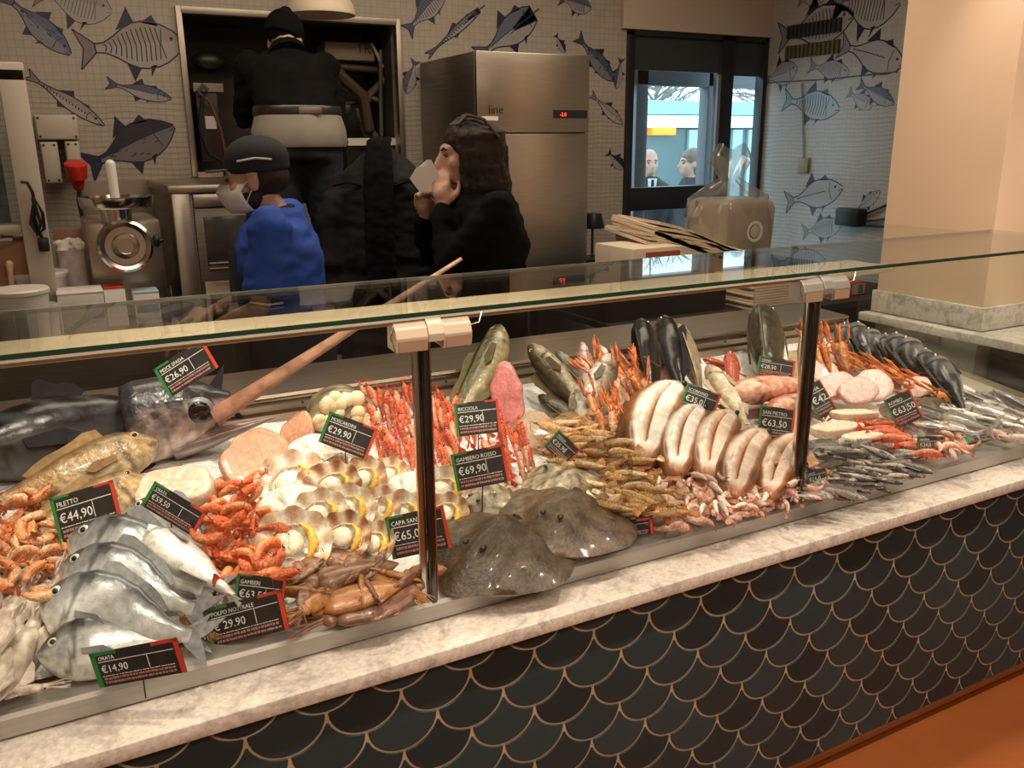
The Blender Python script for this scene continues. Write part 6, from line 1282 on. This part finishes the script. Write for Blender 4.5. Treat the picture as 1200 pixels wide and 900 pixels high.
# ---- gutted fish in a row
GG = 'gutted fish laid open in a row'
for i, (a, c, g, l) in enumerate((((792, 452, .095), (748, 556, .05), 1.0, 'largest gutted fish at the head of the row, belly walls bright white'), ((818, 478, .09), (788, 566, .05), 1.0, 'second gutted fish of the row, orange slit showing'),
        ((855, 484, .085), (825, 572, .05), .98, 'third gutted fish of the row, pinkish and partly hidden'), ((893, 508, .085), (856, 590, .05), 1.05, 'fourth gutted fish of the row, grey belly wall'), ((938, 512, .08), (895, 592, .04), 1.0, 'last gutted fish of the row, beside the glass post'))):
    F(T_GUTTED if i < 2 else T_GUTTED_PINK, 'gutted_fish', l, a, c, -12, False, group=GG, grow=g*.95)
heap(T_SHRIMP_PALE, 48, [(770, 562), (800, 552), (930, 566), (930, 580), (850, 596), (775, 600)], (.03, .07), .085, 'white_shrimp', 'whitish pink shrimp heaped against the ends of the gutted fish', 'shrimp', 'whitish shrimps', 60, 60, 73)
heap(T_SHRIMP_PINK, 70, [(760, 580), (800, 565), (930, 575), (935, 588), (860, 608), (775, 622), (750, 605)], (.012, .05), .085, 'pink_shrimp', 'small pink shrimp along the rail below the gutted fish', 'shrimp', 'small pink shrimps', 0, 180, 44)
# ---- last bay: scampi, dark breams, fillets
upright(T_SCAMPI_DARK, 8, 955, 992, 430, 448, .15, 'dark_scampi', 'deep orange scampi bundled upright behind the pink fillets', 'scampi', 'deep orange scampi', 1.0, 51, side=.25)
for i in range(15):
    u = i/14; px, py = lerp(1000, 1108, u), lerp(424, 462, u); r = random.Random(60+i); l = .15
    base = P(px, py+r.uniform(-3, 6), .05); d = Vector((-.75+r.uniform(-.2, .2), .45+r.uniform(-.2, .2), .35+r.uniform(-.1, .2))).normalized()
    put(T_SCAMPI_DARK, 'dark_scampi', 'deep orange scampi lying in front of the black breams', 'scampi', 'deep orange scampi', frame(base+d*l/2, base-d*l/2, r.uniform(-180, 180), False, l), True)
for i in range(8):
    u = i/7; a = (lerp(990, 1098, u), lerp(392, 432, u)-6*math.sin(u*3.1), .10); c = (a[0]+lerp(14, 30, u), a[1]+lerp(34, 46, u), .04)
    F(T_BREAM_DARK, 'black_bream', 'black sea bream with pale throat in the row by the pillar end', a, c, 25+14*math.sin(i*2.3), False, group='black breams in a row', grow=1.7+.2*math.sin(i*1.7))
PG = 'pink fillets in the last bay'
for px, py, L, rz, sy, l in ((962, 436, .15, 80, .6, 'pink fillet half behind the glass post'), (982, 452, .17, 75, .5, 'pale pink fillet next to the one behind the post'), (1005, 458, .17, 75, .5, 'middle pink fillet of the overlapping row'), (1022, 452, .17, 70, .6, 'broad pink fillet overlapping the middle one'), (1074, 454, .12, 30, .6, 'small pink fillet under the dark orange scampi'), (1000, 486, .18, -35, .4, 'long white fillet below the pink fillets')):
    slab(T_SLAB_PINK if 'white' not in l else T_SLAB_CREAM, 'fish_fillet', l, px, py, .06, L*.78, rz-100 if 'white' not in l else rz, 48 if 'white' not in l else 15, 0, 'fillet', PG, sy*2.0 if 'white' not in l else sy)
F(T_RAY2, 'flatfish', 'olive brown flatfish under the tilted price card in the last bay', (1030, 470, .04), (1085, 500, .03), cat='fish', group='flatfish in the last bay', grow=.85)
F(T_RAY2, 'flatfish', 'olive brown flatfish beside the small pink fillet', (1112, 470, .04), (1065, 490, .03), cat='fish', group='flatfish in the last bay', grow=.85)
for i in range(16):
    u = (i+.5)/16; r = random.Random(80+i); px, py = lerp(985, 1085, u)+r.uniform(-5, 5), lerp(482, 532, u)+r.uniform(-5, 5); l = .15
    base = P(px, py, r.uniform(.02, .045)); d = Vector((.85, -.5+r.uniform(-.2, .2), .0)).normalized()
    put(T_PRAWN_LONG, 'striped_prawn', 'long red prawn in the line between fillets and anchovies', 'prawn', 'long red prawns in the last bay', frame(base+d*l/2, base-d*l/2, r.uniform(-60, 60), False, l), True)
slab(T_SLAB_CREAM, 'white_fish_cut', 'rough white cut of fish beside the anchovies', 980, 503, .03, .17, -20, 10, 0, 'fish', None, .6)
slab(T_SLAB_CREAM, 'white_fish_cut', 'small grey white cut of fish under the red prawns', 1010, 513, .03, .13, -20, 10, 0, 'fish', None, .6)
heap(T_SARDINE, 70, [(945, 520), (990, 515), (1040, 530), (1075, 545), (1060, 560), (985, 580), (948, 585)], (.01, .05), .11, 'anchovy', 'small grey anchovy in the heap by the front rail', 'anchovy', 'grey anchovies', -35, 40, 45)
heap(T_SILVER, 34, [(1098, 474), (1130, 464), (1200, 472), (1215, 492), (1150, 502), (1120, 508), (1092, 498)], (.02, .06), .17, 'silver_fish', 'slender silver fish in the heap beside the tray end', 'fish', 'slender silver fish', 110, 22, 46)
heap(T_SHRIMP_PINK, 14, [(1080, 498), (1115, 500), (1135, 520), (1120, 535), (1095, 520)], (.03, .06), .10, 'orange_shrimp', 'orange shrimp beside the shaded card in the last bay', 'shrimp', 'orange shrimps in the last bay', 0, 180, 47)
heap(T_SQUID, 9, [(1150, 498), (1225, 480), (1235, 500), (1180, 520)], (.02, .04), .16, 'small_squid', 'small white squid at the far tray corner', 'squid', 'small white squid', 100, 40, 48)
heap(T_SHRIMP_PINK, 10, [(950, 545), (975, 555), (985, 575), (950, 585)], (.02, .05), .08, 'rosy_shrimp', 'tiny rosy shrimp at the foot of the second glass post', 'shrimp', 'rosy shrimps by the post', 0, 180, 49)
